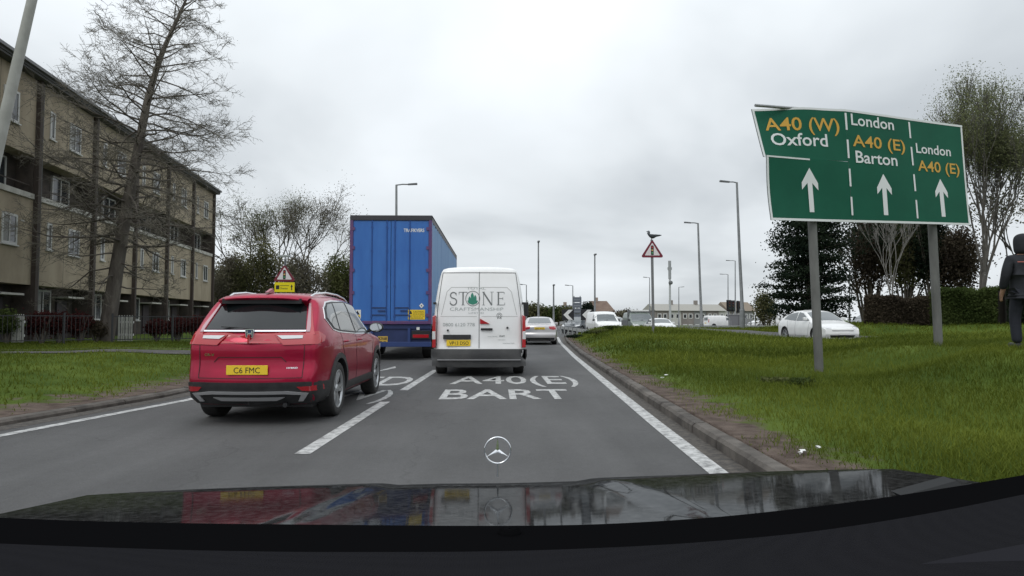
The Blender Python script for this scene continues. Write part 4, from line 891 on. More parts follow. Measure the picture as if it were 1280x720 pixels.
# ------------------------------------------------------------------ our own car: bonnet, ornament, fascia
def build_own():
    root = empty('car', (0, 1.2, 0), 0, 'glossy black bonnet and fascia of the car we sit in, along the bottom', 'car')
    PB = mat('black_car_paint', (.004, .004, .005), .04, coat=0., spec=.05, col2=(.009, .009, .010), scale=4, bump=.02, bscale=6)
    t = PB.node_tree; b = t.nodes['Principled BSDF']; gl = t.nodes.new('ShaderNodeBsdfGlossy'); gl.inputs['Color'].default_value = (.145, .15, .155, 1); gl.inputs['Roughness'].default_value = .05
    df = t.nodes.new('ShaderNodeBsdfDiffuse'); tcn = t.nodes.new('ShaderNodeTexCoord'); nn = t.nodes.new('ShaderNodeTexNoise'); nn.inputs['Scale'].default_value = 60; nn.inputs['Detail'].default_value = 8; t.links.new(tcn.outputs['Object'], nn.inputs['Vector'])
    mr = t.nodes.new('ShaderNodeMapRange'); mr.inputs[1].default_value = .4; mr.inputs[2].default_value = .75; mr.inputs[3].default_value = .010; mr.inputs[4].default_value = .035; t.links.new(nn.outputs[0], mr.inputs[0]); t.links.new(mr.outputs[0], df.inputs['Color'])
    ad = t.nodes.new('ShaderNodeAddShader'); t.links.new(gl.outputs[0], ad.inputs[0]); t.links.new(df.outputs[0], ad.inputs[1]); t.links.new(ad.outputs[0], t.nodes['Material Output'].inputs[0])
    def bz(x, y):
        z = .963-.128*(y-.72)-.3*max(0, y-1.7)**2+.032*max(x, 0)**1.3-.024*max(-x-.15, 0)
        z += .007*sm((x-.22-.14*(1.9-y))/.06)+.006*sm((-x-.26-.1*(1.9-y))/.06)
        return z
    m = MB(); nx, ny = 90, 50; vs = []
    for j in range(ny+1):
        for i in range(nx+1):
            x = -1.0+2.0*i/nx; yf = 1.93-.22*abs(x)**2.2-.0; y = .45+(yf-.45)*j/ny; vs.append((x, y-1.2, bz(x, y)))
    m.add(vs, [(j*(nx+1)+i, j*(nx+1)+i+1, (j+1)*(nx+1)+i+1, (j+1)*(nx+1)+i) for j in range(ny) for i in range(nx)], smooth=True)
    fr = vs[-(nx+1):]; m.add(fr+[(x, y+.10, z-.10) for x, y, z in fr]+[(x, y+.14, z-.55) for x, y, z in fr], [(k*(nx+1)+i, k*(nx+1)+i+1, (k+1)*(nx+1)+i+1, (k+1)*(nx+1)+i) for k in (0, 1) for i in range(nx)], smooth=True)
    m.build('bonnet', PB, root)
    # ring and three points on a stem
    o = MB(); p = at(622, 563, 1.86); r_ = 16.0/F*1.86; c = Vector((p.x, p.y-1.2, p.z))
    ring = [c+Vector((r_*math.cos(2*math.pi*k/40), 0, r_*math.sin(2*math.pi*k/40))) for k in range(41)]
    o.tube(ring, .0026, 8, cap=False)
    for a in (90, 210, 330):
        t = R(a); d = Vector((math.cos(t), 0, math.sin(t))); s = Vector((-d.z, 0, d.x)); 
        o.add([c+d*r_, c+s*.0052-d*.002, c+Vector((0, -.0045, 0)), c-s*.0052-d*.002, c+Vector((0, .0045, 0))], [(0, 1, 2), (0, 2, 3), (0, 4, 1), (0, 3, 4)])
    o.tube([c-Vector((0, 0, r_)), c-Vector((0, 0, r_+.035))], [.0022, .003], 10)
    o.build('bonnet_ornament', CHROME, root)
    # cowl and fascia, rising to the right
    DASH = mat('fascia_plastic', (.015, .015, .017), .9, spec=0.); t = DASH.node_tree; tc = t.nodes.new('ShaderNodeTexCoord'); vo = t.nodes.new('ShaderNodeTexVoronoi'); vo.inputs['Scale'].default_value = 420; vo.inputs['Randomness'].default_value = .15
    bp = t.nodes.new('ShaderNodeBump'); bp.inputs['Strength'].default_value = .7; bp.inputs['Distance'].default_value = .002; t.links.new(tc.outputs['Object'], vo.inputs['Vector']); t.links.new(vo.outputs['Distance'], bp.inputs['Height']); t.links.new(bp.outputs[0], t.nodes['Principled BSDF'].inputs['Normal'])
    def strip_surf(name, far, near, Yf, Yn, mtl, arch=.008, n=60, lip=.03):
        mb = MB(); vs = []; rows = 8
        for j in range(rows+1):
            w_ = j/rows
            for i in range(n+1):
                u = -160+1600*i/n; a = at(u, sum(lerp_tab(far, u+k*28) for k in range(-4, 5))/9, Yf); b = at(u, sum(lerp_tab(near, u+k*28) for k in range(-4, 5))/9, Yn); q = a.lerp(b, w_); q.z += arch*math.sin(math.pi*w_); vs.append((q.x, q.y-1.2, q.z))
        mb.add(vs, [(j*(n+1)+i, j*(n+1)+i+1, (j+1)*(n+1)+i+1, (j+1)*(n+1)+i) for j in range(rows) for i in range(n)], smooth=True)
        fr = vs[:n+1]; mb.add(fr+[(x, y+.004, z-lip) for x, y, z in fr], [(i, i+1, n+2+i, n+1+i) for i in range(n)], smooth=True)
        return mb.build(name, mtl, root)
    strip_surf('wiper_cowl', [(-160, 638), (0, 648), (200, 654), (640, 658), (800, 655), (1000, 637), (1150, 616), (1280, 594), (1440, 565)], [(-160, 690), (640, 700), (1000, 680), (1280, 640), (1440, 610)], .70, .60, mat('cowl_black', (.004, .004, .0045), .8, spec=0.), .004)
    strip_surf('fascia', [(-160, 672), (0, 680), (300, 690), (640, 690), (900, 678), (1100, 655), (1280, 618), (1440, 585)], [(-160, 800), (640, 810), (1440, 790)], .60, .42, DASH, .006)
    mb = MB(); cc = at(637, 667, .66); mb.lathe([(.001, .005), (.007, .005), (.008, .002), (.010, .004), (.011, .0)], 'z', (cc.x, cc.y-1.2, cc.z), 20); mb.build('washer_jet', MATS['cowl_black'], root)
    # wiper on the right
    wz = MB(); a = at(960, 664, .69); b = at(1130, 640, .70); c2 = at(1215, 622, .71)
    sh = Vector((0, -1.2, .010)); wz.tube([a+sh, b+sh, c2+sh], [.003, .004, .005], 8)
    d1 = at(1138, 640, .70)+sh; d2 = at(1196, 613, .71)+sh; d3 = at(1214, 628, .70)+sh; d0 = at(1128, 632, .70)+sh
    th = Vector((0, .02, .0)); wz.add([d0, d2, d3, d1, d0+th, d2+th, d3+th, d1+th], [(0, 1, 2, 3), (4, 5, 6, 7), (0, 1, 5, 4), (1, 2, 6, 5), (2, 3, 7, 6), (3, 0, 4, 7)])
    wz.build('wiper', mat('wiper_grey', (.03, .031, .032), .8, spec=.1), root)
    rf = MB(); rf.box((-.72, -3.2, 1.40), (.72, -1.22, 1.43)); rf.box((-.92, -3.2, .3), (-.86, -1.0, 1.0)); rf.box((.86, -3.2, .3), (.92, -1.0, 1.0)); rf.box((-.85, -3.3, .3), (.85, -3.2, 1.42))  # unseen cabin roof, sides and back, added to shade the fascia
    rf.build('cabin_shade_shell', mat('cabin_shade_lining', (.02, .02, .02), .9), root)
    dl = strip_surf('door_ledge', [(-160, 900), (900, 900), (1040, 725), (1280, 680), (1440, 650)], [(-160, 950), (900, 950), (1280, 800), (1440, 780)], .50, .44, mat('ledge_grey', (.022, .022, .026), .9, spec=0.), .0)
build_own()


# ------------------------------------------------------------------ apartment block on the left
def build_flats():
    d = Vector((-.126, .992, 0)).normalized(); rz = math.atan2(d.y, d.x)
    O = Vector((-14.86-.126*12, 12, .38)); root = empty('apartment_block', O, rz, 'long grey brown four storey block of flats with dark posts, left side', 'building')
    WALL = mat('panel_render', (.23, .188, .132), .9, col2=(.36, .305, .22), scale=1.1, bump=.3, bscale=40, detail=10, stretch=(1, 1, .4), ramp=(.25, .6)); DKB = mat('dark_brick', (.045, .038, .033), .95, col2=(.075, .06, .05), scale=3, bump=.5, bscale=30)
    COP = mat('white_coping', (.50, .49, .45), .8, col2=(.34, .33, .29), scale=2.5, stretch=(1, 1, .3)); POST = mat('brown_post', (.045, .032, .026), .8, col2=(.055, .042, .035), scale=4); ROOF = mat('roof_felt', (.09, .09, .092), .85); FR = mat('window_frame_white', (.50, .50, .48), .5)
    PANE = mat('window_pane', (.03, .035, .04), .08, spec=.8); CURT = mat('net_curtain', (.25, .25, .24), .7)
    sk = [(y-12)*1.008 for y in [12.6+4.88*k for k in range(9)]]; L = sk[-1]+.15
    b = MB(); b.box((0, .70, -.5), (L, 9, 10.55)); b.build('wall', DKB, root)
    bays = list(zip(sk[:-1], sk[1:]))
    for a, c in bays:
        p = MB(); p.box((a+.01, 0, 2.25), (c-.01, .69, 5.62)); p.build('lower_wall_panel', WALL, root)
        p = MB(); p.box((a+.01, 0, 7.33), (c-.01, .69, 10.40)); p.build('upper_wall_panel', WALL, root)
        p = MB(); p.box((a+.16, -.07, 5.62), (c-.16, .22, 5.83)); p.build('coping', COP, root)
        # balcony recess windows and doors
        for q0, q1 in ((.35, 1.55), (2.6, 4.1)):
            w_ = MB(); x0, x1 = a+q0, a+q1
            for u0, u1 in ((x0, x0+.07), (x1-.07, x1), ((x0+x1)/2-.03, (x0+x1)/2+.03)): w_.box((u0, 0.62, 5.86), (u1, .70, 7.15))
            w_.box((x0, .62, 7.09), (x1, .70, 7.15)); w_.box((x0, .62, 5.86), (x1, .70, 5.93))
            wo = w_.build('balcony_window', FR if (a*7) % 2 > .8 else mat('grey_frame', (.2, .19, .18), .6), root); g_ = MB(); g_.box((x0+.07, .65, 5.93), (x1-.07, .68, 7.09)); g_.build('pane', PANE, wo)
        rl = MB(); rl.box((a+.16, .08, 6.15), (c-.16, .11, 6.19)); rl.build('balcony_rail', POST, root)
    for s in sk:
        p = MB(); p.box((s-.11, -.17, -.5), (s+.11, .02, 10.42)); p.build('post', POST, root, bevel=.01)
        p = MB(); p.box((s-.1, .03, -.5), (s+.1, .69, 10.4)); p.build('cross_wall', DKB, root)
    # windows: one narrow, one square in every bay of each storey
    def window(x, z, w_, h, y=0., curtain=False):
        m = MB(); t = .085
        m.box((x, y-.035, z), (x+t, y+.04, z+h)); m.box((x+w_-t, y-.035, z), (x+w_, y+.04, z+h)); m.box((x+t, y-.035, z), (x+w_-t, y+.04, z+t)); m.box((x+t, y-.035, z+h-t), (x+w_-t, y+.04, z+h))
        if w_ > .8: m.box((x+w_*.5-.03, y-.03, z+t), (x+w_*.5+.03, y+.03, z+h-t))
        m.box((x-.05, y-.09, z-.05), (x+w_+.05, y+.02, z-.002))
        o = m.build('window', FR, root); g_ = MB(); g_.box((x+t, y-.012, z+t), (x+w_-t, y-.002, z+h-t)); g_.build('pane', PANE, o)
        if curtain: q = MB(); q.box((x+t+.02, y-.016, z+t), (x+t+.02+w_*.3, y-.0125, z+h-t)); q.build('curtain', CURT, o)
    for i, (a, c) in enumerate(bays):
        window(a+.95, 3.75, .40, 1.12, curtain=i % 3 == 0); window(a+2.75, 3.70, .98, 1.15, curtain=i % 2 == 0)
        window(a+.95, 8.35, .40, 1.15, curtain=i % 2 == 1); window(a+2.6, 8.30, 1.0, 1.2, curtain=i % 3 != 1)
        window(a+1.6, .85, 1.25, 1.3, .69, True)
        v = MB(); v.box((a+3.95, -.02, 4.65), (a+4.2, .0, 4.72)); v.build('vent', COP, root)
        dd = MB(); dd.box((a+3.3, .62, -.5), (a+4.15, .70, 1.75)); dd.build('door', mat('dark_door', (.05, .04, .045), .5), root)
        cn = MB(); cn.box((a+2.9, .0, 1.82), (a+4.4, .69, 1.90)); cn.build('canopy', COP, root)
    for i, s in enumerate(sk[1:-1]):
        q = MB(); q.tube([(s+.28, -.06, -.4), (s+.28, -.06, 10.4)], .045, 8); q.build('drainpipe', mat('pipe_grey', (.10, .10, .10), .6), root)
        q = MB(); q.box((s+2.38, -.004, 2.25), (s+2.40, -.001, 5.62)); q.box((s+2.38, -.004, 7.33), (s+2.40, -.001, 10.4)); q.build('panel_joint', mat('joint_dark', (.08, .075, .065), .9), root)
    r = MB(); r.box((-.3, -.36, 10.42), (L+.25, 9.2, 10.56)); r.box((-.3, -.40, 10.50), (L+.25, -.36, 10.72)); r.box((-.2, .4, 10.56), (L+.1, 9, 10.78)); r.build('roof', ROOF, root)
    gt = MB(); gt.box((-.3, -.50, 10.60), (L+.3, -.40, 10.72)); gt.build('gutter', mat('gutter_grey', (.16, .16, .165), .6), root)
build_flats()

# ------------------------------------------------------------------ trees and shrubs
def conical_tree():
    """a bare larch-like tree: leaning stem, wide conical crown of arching limbs"""
    rs = random.Random(11); B = at(131, 432, 26.0); base = Vector((B.x, 26.0, ground_z(B.x, 26.0)-.1)); T = at(240, -25, 26.4)
    root = empty('tree', base, 0, 'tall leafless tree with leaning trunk before the block of flats', 'tree')
    Hh = T.z-base.z; P = []
    def stem(t):
        u = T.x-base.x; return Vector((u*lerp_tab([(0, 0), (.07, .025), (.18, .085), (.29, .17), (.46, .29), (.56, .36), (.66, .45), (.79, .63), (.88, .80), (1, 1.02)], t), (T.y-base.y)*t, Hh*t))+Vector((.03*math.sin(t*14), .05*math.sin(t*7), 0))
    tr = MB(); n = 26; tr.tube([stem(i/n) for i in range(n+1)], [.275*(1-i/n)**.85+.02 for i in range(n+1)], 14); tr.tube([Vector((0, 0, -.1)), stem(.02)], [.33, .28], 14); tr.build('trunk', BARK, root)
    seg = []
    def limb(p, d, L, r0, lvl, droop):
        k = max(3, int(L/(.42 if lvl == 0 else .3))); q = p.copy(); d = d.normalized()
        for i in range(k):
            d2 = (d+Vector((rs.gauss(0, .13), rs.gauss(0, .13), rs.gauss(0, .13)+droop*(i/k-.35)*.22))).normalized(); q2 = q+d2*(L/k)
            ra = r0*(1-i/k)**.8+.004; rb = r0*(1-(i+1)/k)**.8+.004; seg.append((q.copy(), q2.copy(), ra, rb))
            if lvl < 3 and i >= (1 if lvl == 0 else 0):
                for s in ((1, -1) if lvl < 2 or rs.random() < .45 else (rs.choice((1, -1)),)):
                    if rs.random() < (.93 if lvl < 2 else .7):
                        side = d2.cross(Vector((0, 0, 1))).normalized()*s; dd = (d2*rs.uniform(.5, .9)+side*rs.uniform(.35, .9)+Vector((0, 0, rs.uniform(-.75, .75))))
                        LL_ = L*(1-i/k*.65)*rs.uniform(.26, .44) if lvl == 0 else L*rs.uniform(.35, .6)
                        limb(q2, dd, max(.16, LL_), max(.005, rb*.5), lvl+1, rs.uniform(-.6, 1.3))
            q, d = q2, d2
    nb = 104
    for i in range(nb):
        t = .26+.73*(i/nb)**.93; p = stem(t); a = i*2.399+rs.uniform(-.4, .4)
        L = (4.1*(1-((t-.26)/.74))**.62+.6)*rs.uniform(.65, 1.12)*(.62+.38*sm((t-.22)/.2)); el = -.28+1.05*t+rs.uniform(-.25, .25)
        limb(p, Vector((math.cos(a), math.sin(a), el)), L, .045*(1-t)+.018, 0, 1.2)
    for i in range(8):
        a = i*2.4; limb(stem(.16+.012*i), Vector((math.cos(a), math.sin(a), -.05)), rs.uniform(1.6, 3.4), .03, 0, 1.2)
    thick = [s for s in seg if s[2] > .02]; thin = [(a, b, max(x*.8, .0036), max(y*.8, .0030)) for a, b, x, y in seg if x <= .02]
    segs_mesh('branches', [tuple(map(lambda q: tuple(q) if isinstance(q, Vector) else q, s)) for s in thick], BARK, 5, root)
    segs_mesh('twigs', [(tuple(a), tuple(b), x, y) for a, b, x, y in thin], TWIG, 3, root)
    r2 = np.random.RandomState(4); tips = np.array([tuple(b) for a, b, x, y in thin if y < .0055]); idx = r2.randint(0, len(tips), 26000)
    leaf_obj('buds', tips[idx]+r2.normal(size=(26000, 3))*.10, .013, leafmat('bud_grey_green', (.10, .10, .06), (.20, .19, .12)), r2, root)
conical_tree()

def bush_pts(rs, n, c, rad, lumps=9, hollow=.35):
    c = np.array(c, float); rad = np.array(rad, float); L = []
    for _ in range(lumps):
        d = rs.normal(size=3); d /= np.linalg.norm(d); d[2] = abs(d[2])*.9-.1; L.append((c+d*rad*.55*rs.uniform(.5, 1), rad*rs.uniform(.38, .62)))
    P = []
    for cc, rr in L:
        k = int(n/lumps); d = rs.normal(size=(k, 3)); d /= np.linalg.norm(d, axis=1)[:, None]; P.append(cc+d*rr*(hollow+(1-hollow)*rs.random((k, 1))**.6)*(1+.18*rs.normal(size=(k, 1))))
    return np.concatenate(P)
def tree_rec(rs, p, d, L, r_, lvl, segs, tips, spread=.5, up=.1, nsp=(2, 3), maxl=5, shrink=.74):
    k = 3; q = p
    for i in range(k):
        d = (d+Vector((rs.gauss(0, .09), rs.gauss(0, .09), rs.gauss(0, .05)+up*.25))).normalized(); q2 = q+d*(L/k); segs.append((tuple(q), tuple(q2), r_*(1-.12*i), r_*(1-.12*(i+1)))); q = q2
    if lvl >= maxl: tips.append(tuple(q)); return
    if lvl >= maxl-2: tips.append(tuple(q))
    for j in range(rs.randint(*nsp)):
        a = rs.uniform(0, 6.283); perp = d.orthogonal().normalized(); perp = Matrix.Rotation(a, 3, d) @ perp
        tree_rec(rs, q, (d+perp*spread*rs.uniform(.5, 1.3)+Vector((0, 0, up))).normalized(), L*shrink*rs.uniform(.8, 1.15), r_*.66, lvl+1, segs, tips, spread, up, nsp, maxl, shrink)
def broad_tree(name, loc, H, label, group=None, seed=1, stems=1, leafm=None, leafn=0, leafs=.12, spread=.5, up=.1, barkm=BARK, maxl=5, rad=.22, nsp=(2, 3), lean=0., tuft=.45, shrink=.74, tmin=.012, splay=.22):
    rs = random.Random(seed); root = empty(name, loc, 0, label, 'tree', group); segs = []; tips = []
    tot = sum(shrink**i for i in range(maxl+1))
    for s in range(stems):
        a = s*2.4+seed; d = Vector((math.cos(a)*splay*(stems > 1)+lean, math.sin(a)*splay*(stems > 1), 1)).normalized(); tree_rec(rs, Vector((math.cos(a)*.15*(stems > 1), math.sin(a)*.15*(stems > 1), -.1)), d, H/tot*1.08, rad*(.8 if stems > 1 else 1), 0, segs, tips, spread, up, nsp, maxl, shrink)
    nt_ = 3*stems; segs_mesh('trunk', segs[:3], barkm, 8, root); rest = [(a, b, max(x, tmin), max(y, tmin*.85)) for a, b, x, y in segs[3:]]; segs_mesh('branches', rest, barkm, 4, root)
    if leafm:
        r2 = np.random.RandomState(seed); T = np.array(tips); idx = r2.randint(0, len(T), leafn); C = T[idx]+r2.normal(size=(leafn, 3))*tuft; leaf_obj('foliage', C, leafs, leafm, r2, root)
    return root
def shrub(name, loc, rad, n, size, m, label, cat, group=None, seed=1, lumps=9, stems=True, flat=0.):
    r2 = np.random.RandomState(seed); root = empty(name, loc, 0, label, cat, group)
    C = bush_pts(r2, n, (0, 0, rad[2]), rad, lumps); C = C[C[:, 2] > .02]; leaf_obj('foliage', C, size, m, r2, root, flat)
    if stems:
        sg = []; rr = random.Random(seed)
        for k in range(10): a = rr.uniform(0, 6.28); sg.append(((0, 0, -.1), (math.cos(a)*rad[0]*.4, math.sin(a)*rad[1]*.4, rad[2]*.9), .05*rad[2]**.5, .02)); sg.append((sg[-1][1], (math.cos(a)*rad[0]*.75, math.sin(a)*rad[1]*.75, rad[2]*1.5), .02, .008))
        segs_mesh('stems', sg, BARK, 5, root)
    return root
L_DARK = leafmat('leaf_conifer', (.010, .018, .012), (.028, .042, .022)); L_GRN = leafmat('leaf_green', (.035, .055, .014), (.10, .13, .04)); L_YOUNG = leafmat('leaf_young', (.07, .085, .028), (.16, .17, .07))
L_PURP = leafmat('leaf_purple', (.035, .012, .014), (.11, .035, .032)); L_BRN = leafmat('leaf_brown', (.045, .036, .026), (.10, .080, .055)); L_OLIVE = leafmat('leaf_olive', (.075, .08, .035), (.17, .165, .08)); L_GREY = leafmat('leaf_grey', (.11, .10, .075), (.22, .205, .14))
BIRCH = mat('pale_bark', (.20, .18, .155), .9, col2=(.32, .30, .27), scale=6, stretch=(1, 1, .3)); GREYB = mat('grey_bark', (.07, .065, .056), .9, col2=(.12, .11, .095), scale=5)

# trees beyond the red SUV
Gz = -.35
broad_tree('birch_tree', (-20.6, 61, Gz), 12.6, 'tallest pale bare tree between the flats and the lorry', seed=5, stems=2, leafm=L_YOUNG, leafn=12000, leafs=.05, spread=.42, up=.10, barkm=GREYB, maxl=7, rad=.2, tuft=.55, tmin=.014)
broad_tree('birch_tree', (-17.6, 62, Gz), 11.6, 'bare rounded tree just right of the tallest tree beyond the red SUV', seed=9, stems=2, leafm=L_GREY, leafn=12000, leafs=.05, spread=.5, up=.05, barkm=GREYB, maxl=7, rad=.2, tuft=.55, tmin=.014)
tb = [(-25.0, 60, 2.6, 3.6, L_OLIVE, 'olive shrub tight against the far corner of the flats', 3), (-22.6, 58, 2.6, 4.1, L_GREY, 'grey green shrub under the tallest tree, second from the flats', 4), (-19.6, 57, 2.6, 4.5, L_OLIVE, 'tall olive shrub behind the small triangular sign', 5),
      (-16.6, 58, 2.5, 4.0, L_GREY, 'brownish grey shrub right of the small triangular sign', 6), (-13.9, 60, 2.4, 3.9, L_YOUNG, 'pale fresh green shrub left of the lorry', 7), (-11.5, 60, 2.2, 3.5, L_BRN, 'reddish shrub touching the left edge of the lorry', 8), (-8.5, 62, 2.4, 2.4, L_OLIVE, 'olive shrub hidden mostly by the lorry', 9)]
for x, y, r_, h, m, lb_, sd_ in tb: shrub('shrub', (x, y, Gz), (r_, r_*.8, h), 13000, .08, m, lb_, 'shrub', 'shrubs beyond the red SUV', sd_, 11)
broad_tree('bare_tree', (-13.8, 66, Gz), 8.2, 'low bare tree behind the pale shrub left of the lorry', seed=21, stems=2, leafm=L_YOUNG, leafn=1200, leafs=.11, spread=.6, up=.03, barkm=GREYB, maxl=5, rad=.14)
# low dark trees straight ahead, right of the white van
for i, (u, h, r_, m, lb_) in enumerate([(640, 2.3, 2.6, L_GRN, 'green bush partly behind the white van edge'), (668, 2.1, 2.6, L_OLIVE, 'green bush just right of the white van'), (690, 2.0, 2.7, L_GRN, 'green bush behind the silver saloon'), (708, 1.9, 2.2, L_OLIVE, 'green bush left of the chevron boards')]):
    p = at(u, 402, 84); shrub('bush', (p.x, 84, Gz), (r_, 2, h), 3600, .14, m, lb_, 'bush', 'bushes beyond the roundabout', 40+i, 9)
p = at(734, 402, 92); shrub('conifer', (p.x, 92, Gz), (1.25, 1.2, 2.45), 3800, .12, L_DARK, 'small dark evergreen between chevron boards and brown roof', 'tree', None, 61, 8)
for i, (u, m, h) in enumerate([(772, L_BRN, 1.7), (783, L_GREY, 1.9), (962, L_DARK, 1.5)]):
    p = at(u, 402, 100); shrub('bush', (p.x, 100, Gz), (2.0, 1.5, h), 2400, .15, m, ['brown hedge bush right of the brown roofed house', 'grey twiggy bush left of the terraced houses', 'dark bush behind the railings left of the big conifer'][i], 'bush', None, 70+i, 7)

# big dark conifer and neighbours on the right
def conifer(loc, H, rad, label, seed, n=26000, lm=L_DARK, name='conifer'):
    r2 = np.random.RandomState(seed); root = empty(name, loc, 0, label, 'tree'); t = MB(); t.tube([(0, 0, -.3), (.1, 0, H*.5), (.05, 0, H*.95)], [.30, .18, .03], 10); t.build('trunk', BARK, root)
    C = []; sg = []
    for k in range(64):
        z = H*(.10+.88*(k/64)); R_ = rad*(1-.55*(k/64)**2.2)*r2.uniform(.72, 1.12); a = k*2.399+r2.uniform(-.3, .3); e = np.array([math.cos(a)*R_, math.sin(a)*R_, r2.uniform(-.1, .5)])
        sg.append(((0, 0, z), tuple(np.array([0, 0, z])+e), .05, .012))
        for s in np.linspace(.3, 1.0, 5):
            c = np.array([0, 0, z])+e*s; m = int(n/64/5); C.append(c+r2.normal(size=(m, 3))*np.array([.34, .34, .12])*(.6+.6*(1-abs(s-.7))))
    segs_mesh('branches', sg, BARK, 4, root); C = np.concatenate(C); leaf_obj('foliage', C[C[:, 2] > .15], .085, lm, r2, root); return root
p = at(1012, 400, 42); conifer((p.x, 42, ground_z(p.x, 42)-.1), 7.6, 2.45, 'big dark layered conifer behind the white hatchback and first sign post', 3)
p = at(958, 402, 62); shrub('small_tree', (p.x, 62, Gz), (1.45, 1.4, 2.5), 3200, .10, L_OLIVE, 'small olive green tree left of the big dark conifer', 'tree', None, 81, 8)
p = at(1082, 400, 47); broad_tree('bare_tree', (p.x, 47, .8), 7.2, 'dark twiggy tree directly right of the big conifer', seed=33, stems=3, leafm=L_DARK, leafn=5200, leafs=.10, spread=.55, up=.08, barkm=BARK, maxl=5, rad=.14, tuft=.5, tmin=.014)
p = at(1118, 400, 40); broad_tree('white_barked_tree', (p.x, 40, ground_z(p.x, 40)-.1), 6.6, 'pale barked leafless tree seen between the two sign posts', seed=14, stems=2, spread=.26, up=.15, splay=.12, barkm=mat('silver_bark', (.20, .19, .175), .85), maxl=5, rad=.07, nsp=(2, 3), tmin=.010)
for i, (u, Y, h, m, lb_) in enumerate([(1092, 46, 4.4, L_BRN, 'brown ivy thicket behind the pale barked tree'), (1132, 45, 4.6, L_OLIVE, 'grey brown thicket left of the second sign post'), (1168, 44, 4.6, L_DARK, 'dark green thicket directly behind the second sign post'), (1203, 43, 3.6, L_BRN, 'grey thicket at the foot of the tallest tree')]):
    p = at(u, 400, Y); shrub('thicket', (p.x, Y, .7), (1.9, 1.4, h), 11000, .085, m, lb_, 'thicket', 'thickets behind the hedge', 90+i, 12)
for i, (u, Y, H, sd_) in enumerate([(1140, 48, 6.0, 51), (1172, 47, 6.2, 52)]):
    p = at(u, 400, Y); broad_tree('bare_tree', (p.x, Y, .7), H, ['bare tree rising behind the middle of the road sign', 'bare tree rising behind the right half of the road sign'][i], seed=sd_, stems=2, spread=.5, up=.1, maxl=5, rad=.14, leafm=L_BRN, leafn=1500, leafs=.08, tmin=.013)
p = at(1226, 400, 36); z = ground_z(p.x, 36)
broad_tree('tall_tree', (p.x, 36, z-.1), 10.9, 'tallest tree on the right with upright grey limbs and fresh leaves', seed=77, stems=3, leafm=leafmat('leaf_fresh_grey', (.11, .125, .06), (.24, .255, .13)), leafn=52000, leafs=.042, spread=.24, up=.20, splay=.05, barkm=GREYB, maxl=7, rad=.15, nsp=(2, 3), tuft=.36, tmin=.010, shrink=.78)
p = at(1285, 400, 38); broad_tree('tall_tree', (p.x, 38, 1.0), 7.4, 'lower tree at the right edge behind the dark coated person', seed=78, stems=3, leafm=L_OLIVE, leafn=2600, leafs=.075, spread=.35, up=.12, barkm=GREYB, maxl=5, rad=.12, tmin=.012)
# clipped hedge in two runs
def hedge(ua, ub, Ya, Yb, h, m, label, seed, wd=1.3, n=16000):
    a = at(ua, 400, Ya); b = at(ub, 400, Yb); za = ground_z(a.x, Ya); zb_ = ground_z(b.x, Yb); r2 = np.random.RandomState(seed)
    L = math.hypot(b.x-a.x, Yb-Ya); rz = math.atan2(Yb-Ya, b.x-a.x); root = empty('hedge', (a.x, Ya, za), rz, label, 'hedge')
    x = r2.random(n)*L; f = r2.random(n); y = np.where(f < .6, -wd/2+r2.normal(size=n)*.06, r2.uniform(-wd/2, wd/2, n)); top = h+.10*np.sin(x*2.1)+.06*np.sin(x*5.3)+(zb_-za)*x/L
    z = np.where(f < .6, r2.random(n)*top, top+r2.normal(size=n)*.06); leaf_obj('foliage', np.stack([x, y, z], 1), .06, m, r2, root)
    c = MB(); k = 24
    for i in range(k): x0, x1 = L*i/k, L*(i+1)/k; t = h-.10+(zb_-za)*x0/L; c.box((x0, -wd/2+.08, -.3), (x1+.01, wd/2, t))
    c.build('inner_shade_core', mat('hedge_inner_shade_'+str(seed), (.02, .018, .012), .95), root)  # solid dark core, the shade inside the hedge put into its colour
hedge(1082, 1172, 38.5, 36.5, 1.45, L_BRN, 'brown red beech hedge left of the second sign post', 5); hedge(1172, 1256, 36.4, 33.5, 1.75, L_GRN, 'dark green clipped hedge between second sign post and person', 6)
hedge(1256, 1420, 33.4, 31, 1.8, L_DARK, 'very dark hedge behind the person at the right edge', 7)
# purple hedge plants, railings and pickets in front of the flats
GX = [(-16.7, 22.8), (-15.3, 23.8), (-13.9, 24.6), (-12.8, 25.3), (-11.5, 26.0), (-10.4, 26.8), (-9.3, 27.6)]
hl = [(8, 1.0, L_GRN, .55, 'green and dark bush at the left picture edge by the fence'), (52, .95, L_PURP, .6, 'purple shrub behind the railings beside the left picket'), (74, 1.0, L_PURP, .6, 'large purple shrub left of the leaning trunk'), (100, .95, L_PURP, .6, 'purple shrub touching the leaning trunk on its left'), (196, .75, L_PURP, .5, 'low purple shrub right of the white picket gate'), (222, .8, L_PURP, .6, 'purple shrub just left of the red SUV'), (245, .85, L_PURP, .6, 'purple shrub behind the rear corner of the red SUV'), (120, .7, L_BRN, .5, 'thin brown shrub around the foot of the leaning trunk')]
for i, (u, h, m, r_, lb_) in enumerate(hl):
    Y = 22.9+u*.0165; p = at(u, 420, Y+.5); shrub('garden_shrub', (p.x, Y+.5, ground_z(p.x, Y)), (r_, .45, h*.66), 3400, .045, m, lb_, 'shrub', 'garden shrubs before the flats', 120+i, 9)
